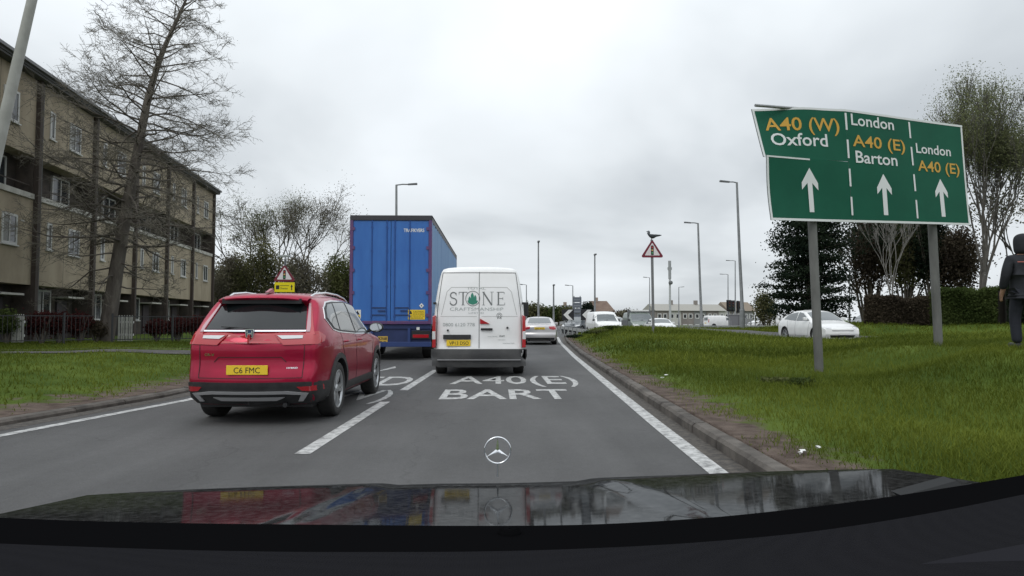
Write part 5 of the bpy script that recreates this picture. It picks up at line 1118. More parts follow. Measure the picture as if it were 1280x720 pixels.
def railing(ua, ub, label, seed):
    root = None; Ya, Yb = 22.6+ua*.0165, 22.6+ub*.0165; a = at(ua, 420, Ya); b = at(ub, 420, Yb); z = ground_z(a.x, Ya); L = math.hypot(b.x-a.x, Yb-Ya); rz = math.atan2(Yb-Ya, b.x-a.x)
    root = empty('railing', (a.x, Ya, z), rz, label, 'fence'); m = MB(); m.box((0, -.015, .95), (L, .015, .98)); m.box((0, -.015, .12), (L, .015, .15)); k = int(L/.13)
    for i in range(k): m.box((i*.13, -.007, .1), (i*.13+.014, .007, 1.0))
    m.build('railing_panel', mat('railing_black', (.03, .03, .032), .6), root)
    for i in range(int(L/2)+1): q = MB(); q.box((i*2-.03, -.03, -.1), (i*2+.03, .03, 1.08)); q.build('post', MATS['railing_black'], root)
railing(-10, 118, 'dark railing in front of the purple shrubs left of the trunk', 1); railing(140, 262, 'dark railing between the leaning trunk and the red SUV', 2)
for u0, u1, lb_ in ((14, 35, 'white picket panel at the left edge of the picture'), (147, 170, 'white picket gate right of the leaning tree trunk')):
    Y = 23.3+u0*.0165; a = at(u0, 420, Y); b = at(u1, 420, Y+.2); z = ground_z(a.x, Y); root = empty('picket_fence', (a.x, Y, z), 0, lb_, 'fence'); wd = b.x-a.x; k = 6
    r_ = MB(); r_.box((0, .02, .25), (wd, .045, .33)); r_.box((0, .02, .72), (wd, .045, .80)); r_.build('rail', WH2, root)
    for i in range(k): q = MB(); x = wd*(i+.08)/k; q.prism([(x, .06), (x+wd/k*.72, .06), (x+wd/k*.72, .96), (x+wd/k*.36, 1.02), (x, .96)], -.01, .018); q.build('picket', mat('weathered_white', (.42, .42, .39), .8, col2=(.30, .30, .27), scale=5), root)
# low weeds at the left end of the roundabout approach
p = at(742, 412, 40)
for i, (u, Y, r_, lb_) in enumerate([(752, 34, .8, 'yellow green weed clump near the white van on the bank'), (768, 33, .7, 'green weed clump on the bank right of the small white van'), (722, 40, .9, 'low dark weed clump left end of the bank'), (742, 37, .9, 'low green weed clump on the bank beneath the second chevron')]):
    p = at(u, 412, Y); shrub('weed_clump', (p.x, Y, ground_z(p.x, Y)-.05), (r_, .6, .16), 1500, .045, (L_YOUNG, L_GRN, L_DARK, L_GRN)[i], lb_, 'weeds', None, 150+i, 8, stems=False)

for i, (u, v, r_, lb_) in enumerate([(975, 480, .42, 'pale leafy weed patch left of the first sign post'), (1000, 492, .3, 'small weed patch just below the first sign post')]):
    q = gp(u, v, .2); shrub('weed_clump', (q.x, q.y, ground_z(q.x, q.y)-.03), (r_, r_*.7, .10), 420, .028, (L_YOUNG, L_GRN, L_GRN, L_DARK)[i], lb_, 'weeds', None, 180+i, 7, stems=False)
# ------------------------------------------------------------------ the big road sign
def big_sign():
    cL, cR, cRt, cLt = at(964, 275, 12.5), at(1213, 281.5, 14.0), at(1205, 157.5, 14.0), at(964, 124, 12.5)
    A = cL.xy; Bv = cR.xy; W = (Bv-A).length; dx = (Bv-A)/W; nrm = Vector((dx.y, -dx.x)); rz = math.atan2(dx.y, dx.x)
    zb, zt = cL.z, cLt.z; H = zt-zb; HR = cRt.z-cR.z; SHR = .065
    zl = lambda t: cL.z+(cR.z-cL.z)*t
    hs = lambda t: 1+(HR/H-1)*t
    bs = ground_z(5.9, 12.8)
    root = empty('road_sign', (A.x, A.y, 0), rz, 'large bent green lane sign with white arrows on two grey posts', 'sign')
    GREEN = mat('sign_green', (.003, .080, .046), .6, spec=.2, col2=(.005, .096, .055), scale=1.2); WHT = mat('sign_white', (.66, .68, .68), .4); YL = mat('sign_yellow', (.56, .31, .03), .5); BACK = mat('sign_back', (.30, .31, .32), .5, metal=.3)
    def warp(a, b, o=0.):
        """a across 0..W, b up 0..H on the sheet, o towards the viewer"""
        tt = a/W; x, y, z = a-SHR*b, 0., zl(tt)+b*hs(tt)
        if b > H*.535 and a < 1.95:
            t = max(0., (1.95-a)/1.95); s = (b-H*.535)/(H*.465)
            y += .27*t**1.5*(.25+.75*s)+.03*math.sin(t*9)*s; x -= .02*t*s; z += -.12*t**1.4*s**.8-.02*t*(1-s)
            o += 0.
        else:
            t = max(0., (1.9-a)/1.9); y += .03*t*math.sin(b*3)
        y += .015*math.sin(a*1.3+b)
        return (x, y-o, z)
    def panel(a0, a1, b0, b1, o, nm_, m, th=.0, mb=None, mi=None):
        mb2 = mb or MB(); n = max(2, int((a1-a0)/.12)); k = max(1, int((b1-b0)/.12)); vs = [warp(a0+(a1-a0)*i/n, b0+(b1-b0)*j/k, o) for j in range(k+1) for i in range(n+1)]
        fs = [(j*(n+1)+i, j*(n+1)+i+1, (j+1)*(n+1)+i+1, (j+1)*(n+1)+i) for j in range(k) for i in range(n)]; mb2.add(vs, fs, mi, True)
        if th:
            vb = [warp(a0+(a1-a0)*i/n, b0+(b1-b0)*j/k, o-th) for j in range(k+1) for i in range(n+1)]; mb2.add(vb, fs, 1, True)
            rim = [i for i in range(n+1)]+[j*(n+1)+n for j in range(1, k+1)]+[k*(n+1)+i for i in range(n-1, -1, -1)]+[j*(n+1) for j in range(k-1, 0, -1)]; q = len(rim)
            mb2.add([vs[i] for i in rim]+[vb[i] for i in rim], [(i, (i+1) % q, q+(i+1) % q, q+i) for i in range(q)], 1, False)
        return mb2 if mb else mb2.build(nm_, m, root)
    hb = H*.533; h2 = H*.537
    panel(0, 1.93, 0, hb, 0, 'lower_panel', [GREEN, BACK], .02); panel(0, 1.93, h2, H, 0.004, 'bent_panel', [GREEN, BACK], .02); panel(1.933, W, 0, H, 0.002, 'main_panel', [GREEN, BACK], .02)
    bd = MB(); t = .045
    for a0, a1, b0, b1 in ((0.0, W, 0.0, t), (0, t, t, hb), (W-t, W, t, H-t)): panel(a0, a1, b0, b1, .004, '', None, mb=bd, mi=0)
    for a0, a1, b0, b1 in ((0, W, H-t, H), (0, t, h2, H-t)): panel(a0, a1, b0, b1, .008, '', None, mb=bd, mi=0)
    panel(.0, 1.0, hb-.03, hb, .005, '', None, mb=bd, mi=0)
    bd.build('border', WHT, root)
    def uv(u, v):                      # where a sight line of the photo meets the sheet
        dd = CM @ Vector(((u-640)/F, -(v-360)/F, -1)); n3 = Vector((nrm.x, nrm.y, 0)); A3 = Vector((A.x, A.y, 0)); k = (A3-CAM).dot(n3)/dd.dot(n3); q = CAM+dd*k
        a = (Vector((q.x, q.y))-A).dot(dx); tt = a/W; b = (q.z-zl(tt))/hs(tt); return a+SHR*b, b
    dv = MB()
    for us, vsn in (((1055, 1066.5), ((142, 163), (175, 198), (211, 233), (246, 269))), ((1133, 1148), ((153, 173), (184, 207), (218, 239), (250, 273)))):
        a0 = uv(us[0], 145)[0]; a1 = uv(us[1], 268)[0]; a = (a0+a1)/2
        for va, vb in vsn:
            b1 = uv(us[0]+(us[1]-us[0])*.5, va)[1]; b0 = uv(us[0]+(us[1]-us[0])*.5, vb)[1]; b0 = max(.07, b0); b1 = min(H-.07, b1)
            panel(a-.022, a+.022, b0, b1, .010, '', None, mb=dv, mi=0)
    dv.build('lane_line', WHT, root)
    def words(s, u0, v0, u1, v1, m, cap, nm_='lettering'):
        a0, b0 = uv(u0, v0); a1, b1 = uv(u1, v1); mb = MB(); b = (b0+b1)/2
        vs, fs, _ = text_geo(s, .012); mb.add([warp(a0+(a1-a0)*x, b+cap*z, .011) for x, z in vs], fs, 0, False); mb.build(nm_, m, root)
    words('A40 (W)', 966, 162, 1049, 158, YL, .275); words('Oxford', 971, 183, 1035, 176, WHT, .265)
    words('London', 1063, 156, 1117, 163, WHT, .24); words('A40 (E)', 1065, 182, 1131, 190, YL, .245); words('Barton', 1069, 203, 1121, 208, WHT, .255)
    words('London', 1145, 190, 1189, 196, WHT, .22); words('A40 (E)', 1147, 212, 1200, 219, YL, .24)
    for u, v0, v1, sc in ((1016, 265, 210, 1.), (1107, 269, 218, .97), (1179, 271, 224, .92)):
        a, b0 = uv(u, v0); _, b1 = uv(u, v1); b0 = max(b0, .12); b1 = min(b1, hb-.03) if u < 1050 else b1; h = b1-b0; w_ = .19*sc; m = MB()
        P = [(-.055, 0), (.055, 0), (.055, h*.66), (w_, h*.50), (w_, h*.66), (0, h), (-w_, h*.66), (-w_, h*.50), (-.055, h*.66)]
        vs = [warp(a+x, b0+z, .006) for x, z in P]; m.add(vs, [(0, 1, 2, 8), (2, 3, 4, 5), (5, 6, 7, 8), (2, 5, 8)], 0, False); m.build('arrow', WHT, root)
    # channels behind, one end stands out at the top left
    for b, a0 in ((.35, .1), (.95, .1), (1.55, .9), (H-.07, -.02)):
        r_ = MB(); za, zc2 = zb+b, zl(1)+b*hs(1); xa = max(a0, 1.9) if b > hb else a0+.05; za = zl(xa/W)+b*hs(xa/W); r_.add([(xa, .04, za-.03), (W-.2, .04, zc2-.03), (W-.2, .04, zc2+.03), (xa, .04, za+.03), (xa, .09, za-.03), (W-.2, .09, zc2-.03), (W-.2, .09, zc2+.03), (xa, .09, za+.03)], [(0, 1, 2, 3), (4, 5, 6, 7), (0, 1, 5, 4), (3, 2, 6, 7), (0, 3, 7, 4), (1, 2, 6, 5)]); r_.build('channel', STEEL, root)
    r_ = MB(); q1, q2 = uv(948, 129), uv(1004, 133); z1_, z2_ = zl(0)+q1[1]*hs(0), zl(.2)+q2[1]*hs(.2); r_.tube([(q1[0]-.12, .12, z1_), (q2[0], .12, z2_)], .028, 6); r_.build('channel', STEEL, root)
    for u, vb in ((1028, 470), (1179, 432)):
        a, _ = uv(u-4, 285); wp = Vector((A.x, A.y))+dx*a; gz = ground_z(wp.x, wp.y)
        p = MB(); lean = .06 if u < 1100 else .05
        p.tube([(a+lean*1.6, .17, gz-.1), (a, .17, zb), (a-.08, .17, zb+H*.5), (a-.13, .17, zb+H*.80)], .082, 18); 
        for b in (.35, .95, 1.55): p.box((a-.11, .085, zb+b-.04), (a+.11, .12, zb+b+.04))
        p.build('post', mat('weathered_post', (.095, .095, .09), .8, metal=.0, col2=(.16, .16, .155), scale=4, stretch=(1, 1, .25)), root)
big_sign()

# ------------------------------------------------------------------ warning signs
def tri_pts(w_, h, r_=.06): 
    P = []
    for (cx, cz), a0 in (((-w_/2+r_, r_), 150), ((w_/2-r_, r_), 270), ((0, h-2*r_), 30)):
        for k in range(6): a = R(a0+120*k/5); P.append((cx+r_*math.cos(a), cz+r_*math.sin(a)))
    return P
def warning_sign(root, w_, zb, y=0., x=0.):
    h = w_*.87; s = MB(); s.prism([(x+a, zb+b) for a, b in tri_pts(w_, h)], y-.03, y-.02, mi=1); s.add([(x+a, y-.031, zb+b) for a, b in tri_pts(w_, h)], [tuple(range(18))], 0, False)
    o = s.build('sign_plate', [mat('sign_red', (.17, .012, .03), .5), STEEL], root)
    k = .70; f = MB(); f.add([(x+a*k, y-.034, zb+h*.115+b*k) for a, b in tri_pts(w_, h, .03)], [tuple(range(18))], 0, False); f.build('white_field', mat('pinkish_white', (.72, .66, .67), .5), o)
    b = MB(); zc_ = zb+h*.40; b.prism([(x-.055*w_, zc_-.23*w_), (x+.055*w_, zc_-.23*w_), (x+.065*w_, zc_-.18*w_), (x+.065*w_, zc_+.16*w_), (x+.05*w_, zc_+.22*w_), (x-.05*w_, zc_+.22*w_), (x-.065*w_, zc_+.16*w_), (x-.065*w_, zc_-.18*w_)], y-.039, y-.035, mi=0)
    for dz, c in ((.13, 1), (0, 2), (-.13, 3)): b.add([(x+.042*w_*math.cos(t*math.pi/8), y-.041, zc_+dz*w_+.042*w_*math.sin(t*math.pi/8)) for t in range(16)], [tuple(range(16))], c, False)
    b.build('signal_symbol', [INK, mat('sym_red', (.45, .02, .02), .4), mat('sym_amber', (.6, .35, .1), .4), mat('sym_green', (.05, .3, .1), .4)], o); return h
p = at(817, 412, 28); gz = ground_z(p.x, 28)
root = empty('warning_sign', (p.x, 28, gz), 0, 'triangular traffic signal warning sign on tall post with a bird on top', 'sign')
top = at(817, 322, 28).z-gz; m = MB(); m.tube([(0, .03, -.2), (-.03, .03, top+.74)], .055, 14); m.box((-.06, -.02, top+.15), (.06, .02, top+.2)); m.build('post', mat('sign_post_grey', (.17, .17, .175), .6), root); warning_sign(root, .88, top, 0, -.03)
root2 = empty('warning_sign', (at(355, 400, 24).x, 24, ground_z(at(355, 400, 24).x, 24)), 0, 'small triangular sign with yellow plate beneath, above the red SUV', 'sign')
g2 = root2.location.z; z1 = at(355, 352, 24).z-g2; m = MB(); m.tube([(0, .03, -.2), (0, .03, z1+.78)], .038, 12); m.build('post', DARKST, root2); h = warning_sign(root2, .72, z1)
m = MB(); m.box((-.34, -.03, z1-.37), (.36, -.018, z1-.03), 0, .004); pf = lambda a, b: (a, -.032, b)
m.box((-.29, -.034, z1-.27), (-.17, -.0305, z1-.13), 1); m.box((-.15, -.034, z1-.15), (.17, -.0305, z1-.135), 1); put_text(m, 'Diversion', pf, -.13, .12, z1-.27, z1-.20, .01, 1)
m.add([pf(.24, z1-.30), pf(.275, z1-.30), pf(.275, z1-.19), pf(.30, z1-.19), pf(.2575, z1-.10), pf(.215, z1-.19), pf(.24, z1-.19)], [tuple(range(7))], 1, False); m.build('yellow_plate', [mat('bright_yellow', (.80, .66, .0), .5), INK], root2)
m = MB(); m.box((-.21, -.06, z1+.86), (.17, .10, z1+.94), bev=.02); m.tube([(0, .03, z1+.76), (0, .03, z1+.88)], .02, 8); m.build('sign_lamp', mat('lamp_housing', (.34, .36, .35), .5), root2)

# bird standing on the sign's tip
def bird(bx, bz_):
    root = empty('bird', (bx, 28.0, bz_), 0, 'dark grey bird perched on top of the tall triangular sign', 'bird')
    m = MB(); bm = bmesh.new()
    B = [((-.17, .115), .050), ((-.115, .07), .082), ((-.04, .03), .10), ((.06, .035), .085), ((.16, .055), .05), ((.33, .075), .03), ((.40, .08), .012)]
    st = [Vector((x, 0, z)) for (x, z), _ in B]; rr = [r for _, r in B]
    vs = []; n = 12
    for p, r_ in zip(st, rr):
        for k in range(n): t = 2*math.pi*k/n; vs.append(p+Vector((-.3*r_*math.sin(t), r_*.85*math.cos(t), r_*math.sin(t))))
    m.add(vs, [(i*n+k, i*n+(k+1) % n, (i+1)*n+(k+1) % n, (i+1)*n+k) for i in range(len(st)-1) for k in range(n)]+[tuple(range(n)), tuple(range(len(vs)-n, len(vs)))], 0, True)
    hd = [(-.16, .12, .055), (-.13, .185, .058), (-.145, .235, .052), (-.15, .265, .028)]
    m.tube([(a, 0, b) for a, b, _ in hd], [r for _, _, r in hd], 12, 1)
    m.build('body', [mat('feather_dark', (.03, .035, .04), .7, col2=(.05, .055, .06), scale=20), mat('feather_grey', (.10, .11, .12), .7)], root)
    k = MB(); k.tube([(-.19, 0, .232), (-.245, 0, .222)], [.018, .003], 8); k.build('beak', INK, root)
    for s in (-1, 1):
        w_ = MB(); w_.add([(-.10, s*.075, .07), (0, s*.10, .10), (.16, s*.075, .105), (.36, s*.02, .09), (.15, s*.085, .03), (-.02, s*.10, .0)], [(0, 1, 5), (1, 2, 4, 5), (2, 3, 4)], 0, True); w_.build('wing', MATS['feather_dark'], root)
        l_ = MB(); l_.tube([(-.02, s*.03, -.04), (-.02, s*.03, -.10)], .008, 6); l_.tube([(-.05, s*.03, -.10), (.01, s*.03, -.10)], .006, 6); l_.build('leg', mat('bird_leg', (.12, .05, .05), .6), root)
bird(p.x-.03, gz+top+.88*.87+.09)

# ------------------------------------------------------------------ lamp posts
LP = mat('lamp_post_grey', (.20, .21, .215), .6, metal=.15, col2=(.27, .28, .285), scale=3)
def lamp(u, vt, Y, arm, label, r0=.085, r1=.05, lean=0., ub=None, al=1.6, lampw=.55, arm_deg=0., base=None):
    t = at(u, vt, Y); b = at(ub if ub else u, 402, Y); gz = base if base is not None else (ground_z(b.x, Y) if Y < 49 else Gz)
    root = empty('street_lamp', (b.x, Y, gz), 0, label, 'street lamp', 'street lamps'); H = t.z-gz; dx = t.x-b.x
    m = MB(); m.tube([(0, 0, -.2), (0, 0, 1.3)], r0*1.35, 12); m.tube([(0, 0, 1.3), (0, 0, 1.42), (dx*.5, 0, H*.5), (dx, 0, H)], [r0*1.35, r0, (r0+r1)/2, r1], 12); m.build('pole', LP, root)
    if arm:
        a = R(arm_deg); e = Vector((arm*al*math.cos(a), al*math.sin(a), .05)); tp = Vector((dx, 0, H-.02)); q = MB(); q.tube([tp, tp+e*.5+Vector((0, 0, .03)), tp+e], r1*.62, 8); q.build('arm', LP, root)
        hd = MB(); d = e.normalized(); s = Vector((-d.y, d.x, 0)); c = tp+e
        P = [c-d*.05+s*.06, c-d*.05-s*.06, c+d*lampw-s*.12, c+d*lampw+s*.12]; hd.add([v+Vector((0, 0, .05)) for v in P]+[v-Vector((0, 0, .05)) for v in P], [(0, 1, 2, 3), (7, 6, 5, 4), (0, 1, 5, 4), (1, 2, 6, 5), (2, 3, 7, 6), (3, 0, 4, 7)]); hd.build('lamp_head', mat('lamp_head_grey', (.13, .135, .14), .5), root)
    else:
        hd = MB(); hd.box((dx-.10, -.6, H-.02), (dx+.10, .1, H+.10), bev=.03); hd.build('lamp_head', mat('lamp_head_grey', (.13, .135, .14), .5), root)
lamp(495.5, 231, 44, 1, 'lamp post with arm to the right, rising behind the lorry', .11, .07, al=.8)
lamp(673, 303, 60, 0, 'tall slim post just right of the white van', .10, .06)
lamp(692, 357, 66, 0, 'short post left of the chevron boards', .10, .07)
lamp(716, 357, 95, -1, 'small far lamp post above the blue grey direction board', .10, .06, al=.6, lampw=.5)
lamp(743.5, 319, 62, 0, 'tall slim post behind the small white van roof', .10, .06)
lamp(872.5, 279, 56, -1, 'lamp post with left arm right of the triangular sign, middle height', .12, .075, ub=877, al=.65, lampw=.5)
lamp(921, 228, 45, -1, 'tallest lamp post, arm to the left, beside the traffic lights', .12, .07, ub=928, al=.55, lampw=.6)
lamp(910, 343, 120, -1, 'small far lamp post with left arm, lower of a far pair', .12, .07, al=.9)
lamp(919, 326, 105, -1, 'small far lamp post with left arm, taller of a far pair', .12, .07, al=.9)
lamp(848.5, 359, 130, 1, 'faint far lamp post above the terraced houses', .12, .07, al=.5)
lamp(812, 347, 110, -1, 'faint far lamp post just left of the tall sign post', .10, .06, al=.5)
lamp(658, 356, 80, -1, 'short curved lamp post at the right edge of the white van', .08, .05, al=.5)
lamp(1062, 340, 46, 0, 'thin grey post behind the white hatchback bonnet', .05, .04)
# near post at the upper left, leaning into the picture
t = at(47, -30, 12.0); b_ = at(-18, 250, 12.0)
root = empty('street_lamp', (b_.x-.42, 12.0, ground_z(b_.x-.4, 12)), 0, 'pale leaning lamp post cut off by the top left corner', 'street lamp', 'street lamps'); g_ = root.location
m = MB(); d = (t-b_); m.tube([(0, 0, -.2), (0, 0, .6), (b_.x-g_.x, 0, b_.z-g_.z), (t.x-g_.x, 0, t.z-g_.z), (t.x-g_.x+d.x*.3, 0, t.z-g_.z+d.z*.4)], [.13, .13, .10, .075, .07], 16); m.build('pole', mat('pale_concrete', (.30, .30, .28), .8, col2=(.38, .38, .36), scale=3), root)
hd = MB(); c = Vector((t.x-g_.x+d.x*.3, 0, t.z-g_.z+d.z*.4)); hd.box((c.x-.1, -.15, c.z), (c.x+.9, .15, c.z+.14), bev=.04); hd.build('lamp_head', MATS['lamp_head_grey'], root)
# phone mast
t = at(837, 326, 190); root = empty('phone_mast', (t.x, 190, Gz), 0, 'slim far mast with thick upper section and round drum', 'mast'); H = t.z-Gz
m = MB(); m.tube([(0, 0, 0), (0, 0, H*.72)], [.34, .28], 12); m.build('pole', mat('mast_pale', (.42, .43, .44), .6), root); m = MB(); m.tube([(0, 0, H*.72), (0, 0, H)], .42, 12); m.box((-.55, -.3, H*.86), (.55, .3, H*.9)); m.build('antenna_shroud', mat('mast_grey', (.30, .31, .32), .6), root)
m = MB(); m.lathe([(.01, -.3), (.55, -.3), (.55, .3), (.01, .3)], 'y', (.1, -.5, H*.66), 16); m.build('drum', DARKST, root)
# chevrons, direction board, small sign
for i, (u, lb_) in enumerate(((710, 'left one of two black and white chevron boards'), (733.5, 'right chevron board, partly behind the small white van'))):
    p = at(u, 393.5, 62); root = empty('chevron_board', (p.x, 62, Gz), 0, lb_, 'sign', 'chevron boards'); z = p.z-Gz; h = .50
    m = MB(); m.box((-.55, 0, z-h), (.55, .03, z+h), bev=.01); m.build('board', INK, root)
    m = MB(); m.add([(x, -.004, z+q) for x, q in ((.05, .46), (.45, .46), (0, 0), (.45, -.46), (.05, -.46), (-.42, 0))], [(0, 1, 2, 5), (5, 2, 3, 4)]); m.build('chevron', WH2, root)
    for s in (-.35, .35): m = MB(); m.tube([(s, .06, 0), (s, .06, z+h)], .04, 8); m.build('post', STEEL, root)
p = at(721.5, 384, 66); root = empty('direction_board', (p.x, 66, Gz), 0, 'blue grey direction board seen behind between the two chevrons', 'sign'); z = p.z-Gz
m = MB()
for dz, hh in ((.75, .26), (.2, .26), (-.35, .26), (-.9, .26)): m.box((-.42, 0, z+dz-hh), (.42, .03, z+dz+hh-.03), bev=.004)
m.build('board', mat('board_grey', (.13, .145, .17), .6), root)
m = MB(); [m.box((-.32, -.004, z+dz-.03), (.30, -.001, z+dz+.03)) for dz in (.72, .15, -.4)]; m.build('legend_bars', mat('pale_legend', (.26, .28, .30), .6), root)
for s in (-.3, .3): m = MB(); m.tube([(s, .07, 0), (s, .07, z+1.1)], .05, 8); m.build('post', STEEL, root)
p = at(796, 410, 46); gz2 = ground_z(p.x, 46); root = empty('marker_disc', (p.x, 46, gz2), 0, 'small white ring disc at the top of the bank left of the sign post', 'marker'); z = p.z-gz2
m = MB(); m.lathe([(.001, -.02), (.15, -.02), (.15, .02), (.001, .02)], 'y', (0, 0, z), 20); m.build('disc', INK, root); m = MB(); m.lathe([(.16, -.03), (.25, -.03), (.25, .03), (.16, .03), (.16, -.03)], 'y', (0, 0, z), 24); m.build('ring', mat('bright_white', (.85, .85, .84), .3), root); m = MB(); m.tube([(0, .05, -.2), (0, .05, z)], .03, 8); m.build('post', STEEL, root)
# traffic lights
for i, (u, Y, vt, vb, yaw, lb_) in enumerate(((911.5, 76, 376, 388, 0, 'left signal head of the three traffic lights by the tallest lamp post'), (916, 77, 376.5, 388, 0, 'middle signal head of the three traffic lights by the tallest lamp post'), (923.5, 74, 377, 390, 40, 'wider angled traffic light touching the tallest lamp post'))):
    p = at(u, vt, Y); q = at(u, vb, Y); root = empty('traffic_light', (p.x, Y, Gz), R(yaw), lb_, 'traffic light', 'traffic lights'); z0, z1 = q.z-Gz, p.z-Gz
    m = MB(); m.tube([(0, .2, 0), (0, .2, z1)], .06, 8); m.build('pole', DARKST, root); m = MB(); m.box((-.17, -.12, z0), (.17, .12, z1), bev=.03); m.build('signal_head', INK, root)
    m = MB(); m.box((-.28, .12, z0-.1), (.28, .14, z1+.1)); m.build('backing_board', INK, root)
    for k, c in enumerate(('dull_green', 'dull_amber', 'dull_red')):
        zz = z0+(z1-z0)*(.2+.3*k); l_ = MB(); l_.lathe([(.001, -.13), (.09, -.13), (.10, -.17), (.10, -.12)], 'y', (0, 0, zz), 14); l_.build('lens', mat(c, {'dull_green': (.01, .05, .03), 'dull_amber': (.07, .04, .01), 'dull_red': (.08, .01, .01)}[c], .3), root)
p = at(931, 405, 72); root = empty('control_cabinet', (at(923, 405, 72).x, 72, Gz), 0, 'grey roadside cabinet beneath the traffic lights', 'cabinet'); m = MB(); m.box((-.75, 0, 0), (.75, .6, 2.15), bev=.03); m.build('case', mat('cabinet_grey', (.17, .17, .18), .6), root); m = MB(); m.box((-.82, -.05, 2.15), (.82, .65, 2.22)); m.build('lid', mat('cabinet_lid', (.3, .3, .3), .6), root); m = MB(); m.box((-.012, -.01, .1), (.012, .0, 2.1)); m.build('door_gap', INK, root)
# railing and guard rails
def rail(nm, ua, Ya, ub, Yb, va, vb, label, m, h=.24, posts=2.0, th=.06, base=None, tall=False):
    a = at(ua, va, Ya); b = at(ub, vb, Yb); L = (b-a).length; root = empty(nm, (a.x, Ya, min(a.z, b.z)-1.2), 0, label, 'barrier' if not tall else 'railing'); o = root.location
    A3, B3 = a-o, b-o; n = max(2, int(L/posts)); s = Vector((0, th, 0)); mb = MB()
    for z in ((0,) if not tall else (0, -.35, -.8)):
        hh = h if not tall else .05; V = [A3+Vector((0, 0, z)), B3+Vector((0, 0, z))]; mb.add([V[0], V[1], V[1]-Vector((0, 0, hh)), V[0]-Vector((0, 0, hh)), V[0]+s, V[1]+s, V[1]+s-Vector((0, 0, hh)), V[0]+s-Vector((0, 0, hh))], [(0, 1, 2, 3), (4, 5, 6, 7), (0, 1, 5, 4), (3, 2, 6, 7), (0, 3, 7, 4), (1, 2, 6, 5)])
    mb.build('rail', m, root)
    for i in range(n+1):
        q = A3.lerp(B3, i/n); w_ = MB(); w_.box((q.x-.05, q.y+th, -1.2), (q.x+.05, q.y+th+.1, q.z-.02)); w_.build('post', STEEL, root)
PALE = mat('pale_rail', (.36, .37, .37), .6, col2=(.28, .29, .29), scale=2)
rail('guard_rail', 693, 58, 760, 36, 406.5, 415, 'pale low rail sloping down beside the silver saloon', PALE, .22)
rail('guard_rail', 700, 72, 745, 66, 402, 399, 'far pale rail below the chevron boards', PALE, .3)
rail('guard_rail', 862, 60, 986, 52, 406.8, 406.8, 'long pale rail left of the white hatchback', PALE, .16)
rail('railing', 928, 78, 990, 66, 394, 394, 'pale pedestrian railing behind the long pale rail', PALE, posts=1.2, tall=True)
# houses far off
def terrace():
    a = at(820, 400, 205); b = at(948, 400, 215); L = b.x-a.x; root = empty('terraced_houses', (a.x, 205, -3.2), math.atan2(10, L), 'long far row of pale two storey houses right of the tall sign', 'building')
    W1 = mat('far_brick', (.19, .17, .16), .9, col2=(.27, .24, .22), scale=.3); W2 = mat('far_render', (.5, .49, .46), .9); RF = mat('far_roof', (.33, .32, .29), .9); n = 8; w_ = L/n
    for i in range(n):
        m = MB(); m.box((i*w_, (i % 2)*.15, 0), ((i+1)*w_-.02, 8, 7.3)); m.build('wall', (W1, W2, W1, mat('far_grey', (.24, .24, .24), .9))[i % 4], root)
        for x in (.12, .56):
            for z in (1.6, 4.9):
                f = MB(); f.box((i*w_+w_*x, (i % 2)*.15-.06, z), (i*w_+w_*(x+.30), (i % 2)*.15-.01, z+1.5)); o = f.build('window', WH2, root); g_ = MB(); g_.box((i*w_+w_*x+.2, (i % 2)*.15-.08, z+.2), (i*w_+w_*(x+.30)-.2, (i % 2)*.15-.065, z+1.3)); g_.build('pane', GLASS, o)
    r_ = MB(); r_.prism([(-.5, 7.3), (8.5, 7.3), (4, 9.4)], -.4, L*.70, 'x'); r_.build('roof', RF, root); r_ = MB(); r_.prism([(-.5, 7.3), (8.5, 7.3), (4, 10.2)], L*.72, L+.4, 'x'); r_.build('roof', mat('far_roof_brown', (.22, .18, .14), .9), root)
    for x in (.2, .45, .9): c = MB(); c.box((L*x, 3.5, 8.6), (L*x+.9, 4.5, 10.6)); c.build('chimney', W1, root)
terrace()
def house(u0, u1, Y, vt, ve, label, rc):
    a = at(u0, 400, Y); b = at(u1, 400, Y); zt_ = at(u0, vt, Y).z-Gz; ze = at(u0, ve, Y).z-Gz; L = b.x-a.x; root = empty('house', (a.x, Y, Gz), 0, label, 'building')
    m = MB(); m.box((0, 0, 0), (L, 8, ze)); m.build('wall', mat('far_house_wall', (.30, .24, .20), .9), root); r_ = MB(); vs = [(-.4, -.5, ze), (L+.4, -.5, ze), (L+.4, 8.5, ze), (-.4, 8.5, ze), (L*.12, 4, zt_), (L*.85, 4, zt_)]
    r_.add(vs, [(0, 1, 5, 4), (1, 2, 5), (2, 3, 4, 5), (3, 0, 4), (0, 3, 2, 1)]); r_.build('roof', rc, root); c = MB(); c.box((L*.3, 3.6, zt_-.5), (L*.3+.7, 4.4, zt_+.7)); c.build('chimney', MATS['far_house_wall'], root)
    for x in (.15, .6): f = MB(); f.box((L*x, -.05, 1.2), (L*x+L*.22, -.01, ze-.5)); o = f.build('window', WH2, root); g_ = MB(); g_.box((L*x+.15, -.07, 1.35), (L*x+L*.22-.15, -.055, ze-.65)); g_.build('pane', GLASS, o)
house(738, 767, 135, 375.5, 390, 'brown roofed house behind the small white van', mat('brown_tiles', (.13, .085, .065), .9, col2=(.17, .12, .09), scale=1))
house(700, 722, 150, 381, 393, 'grey roofed house behind the direction board', mat('grey_tiles', (.15, .16, .18), .9))

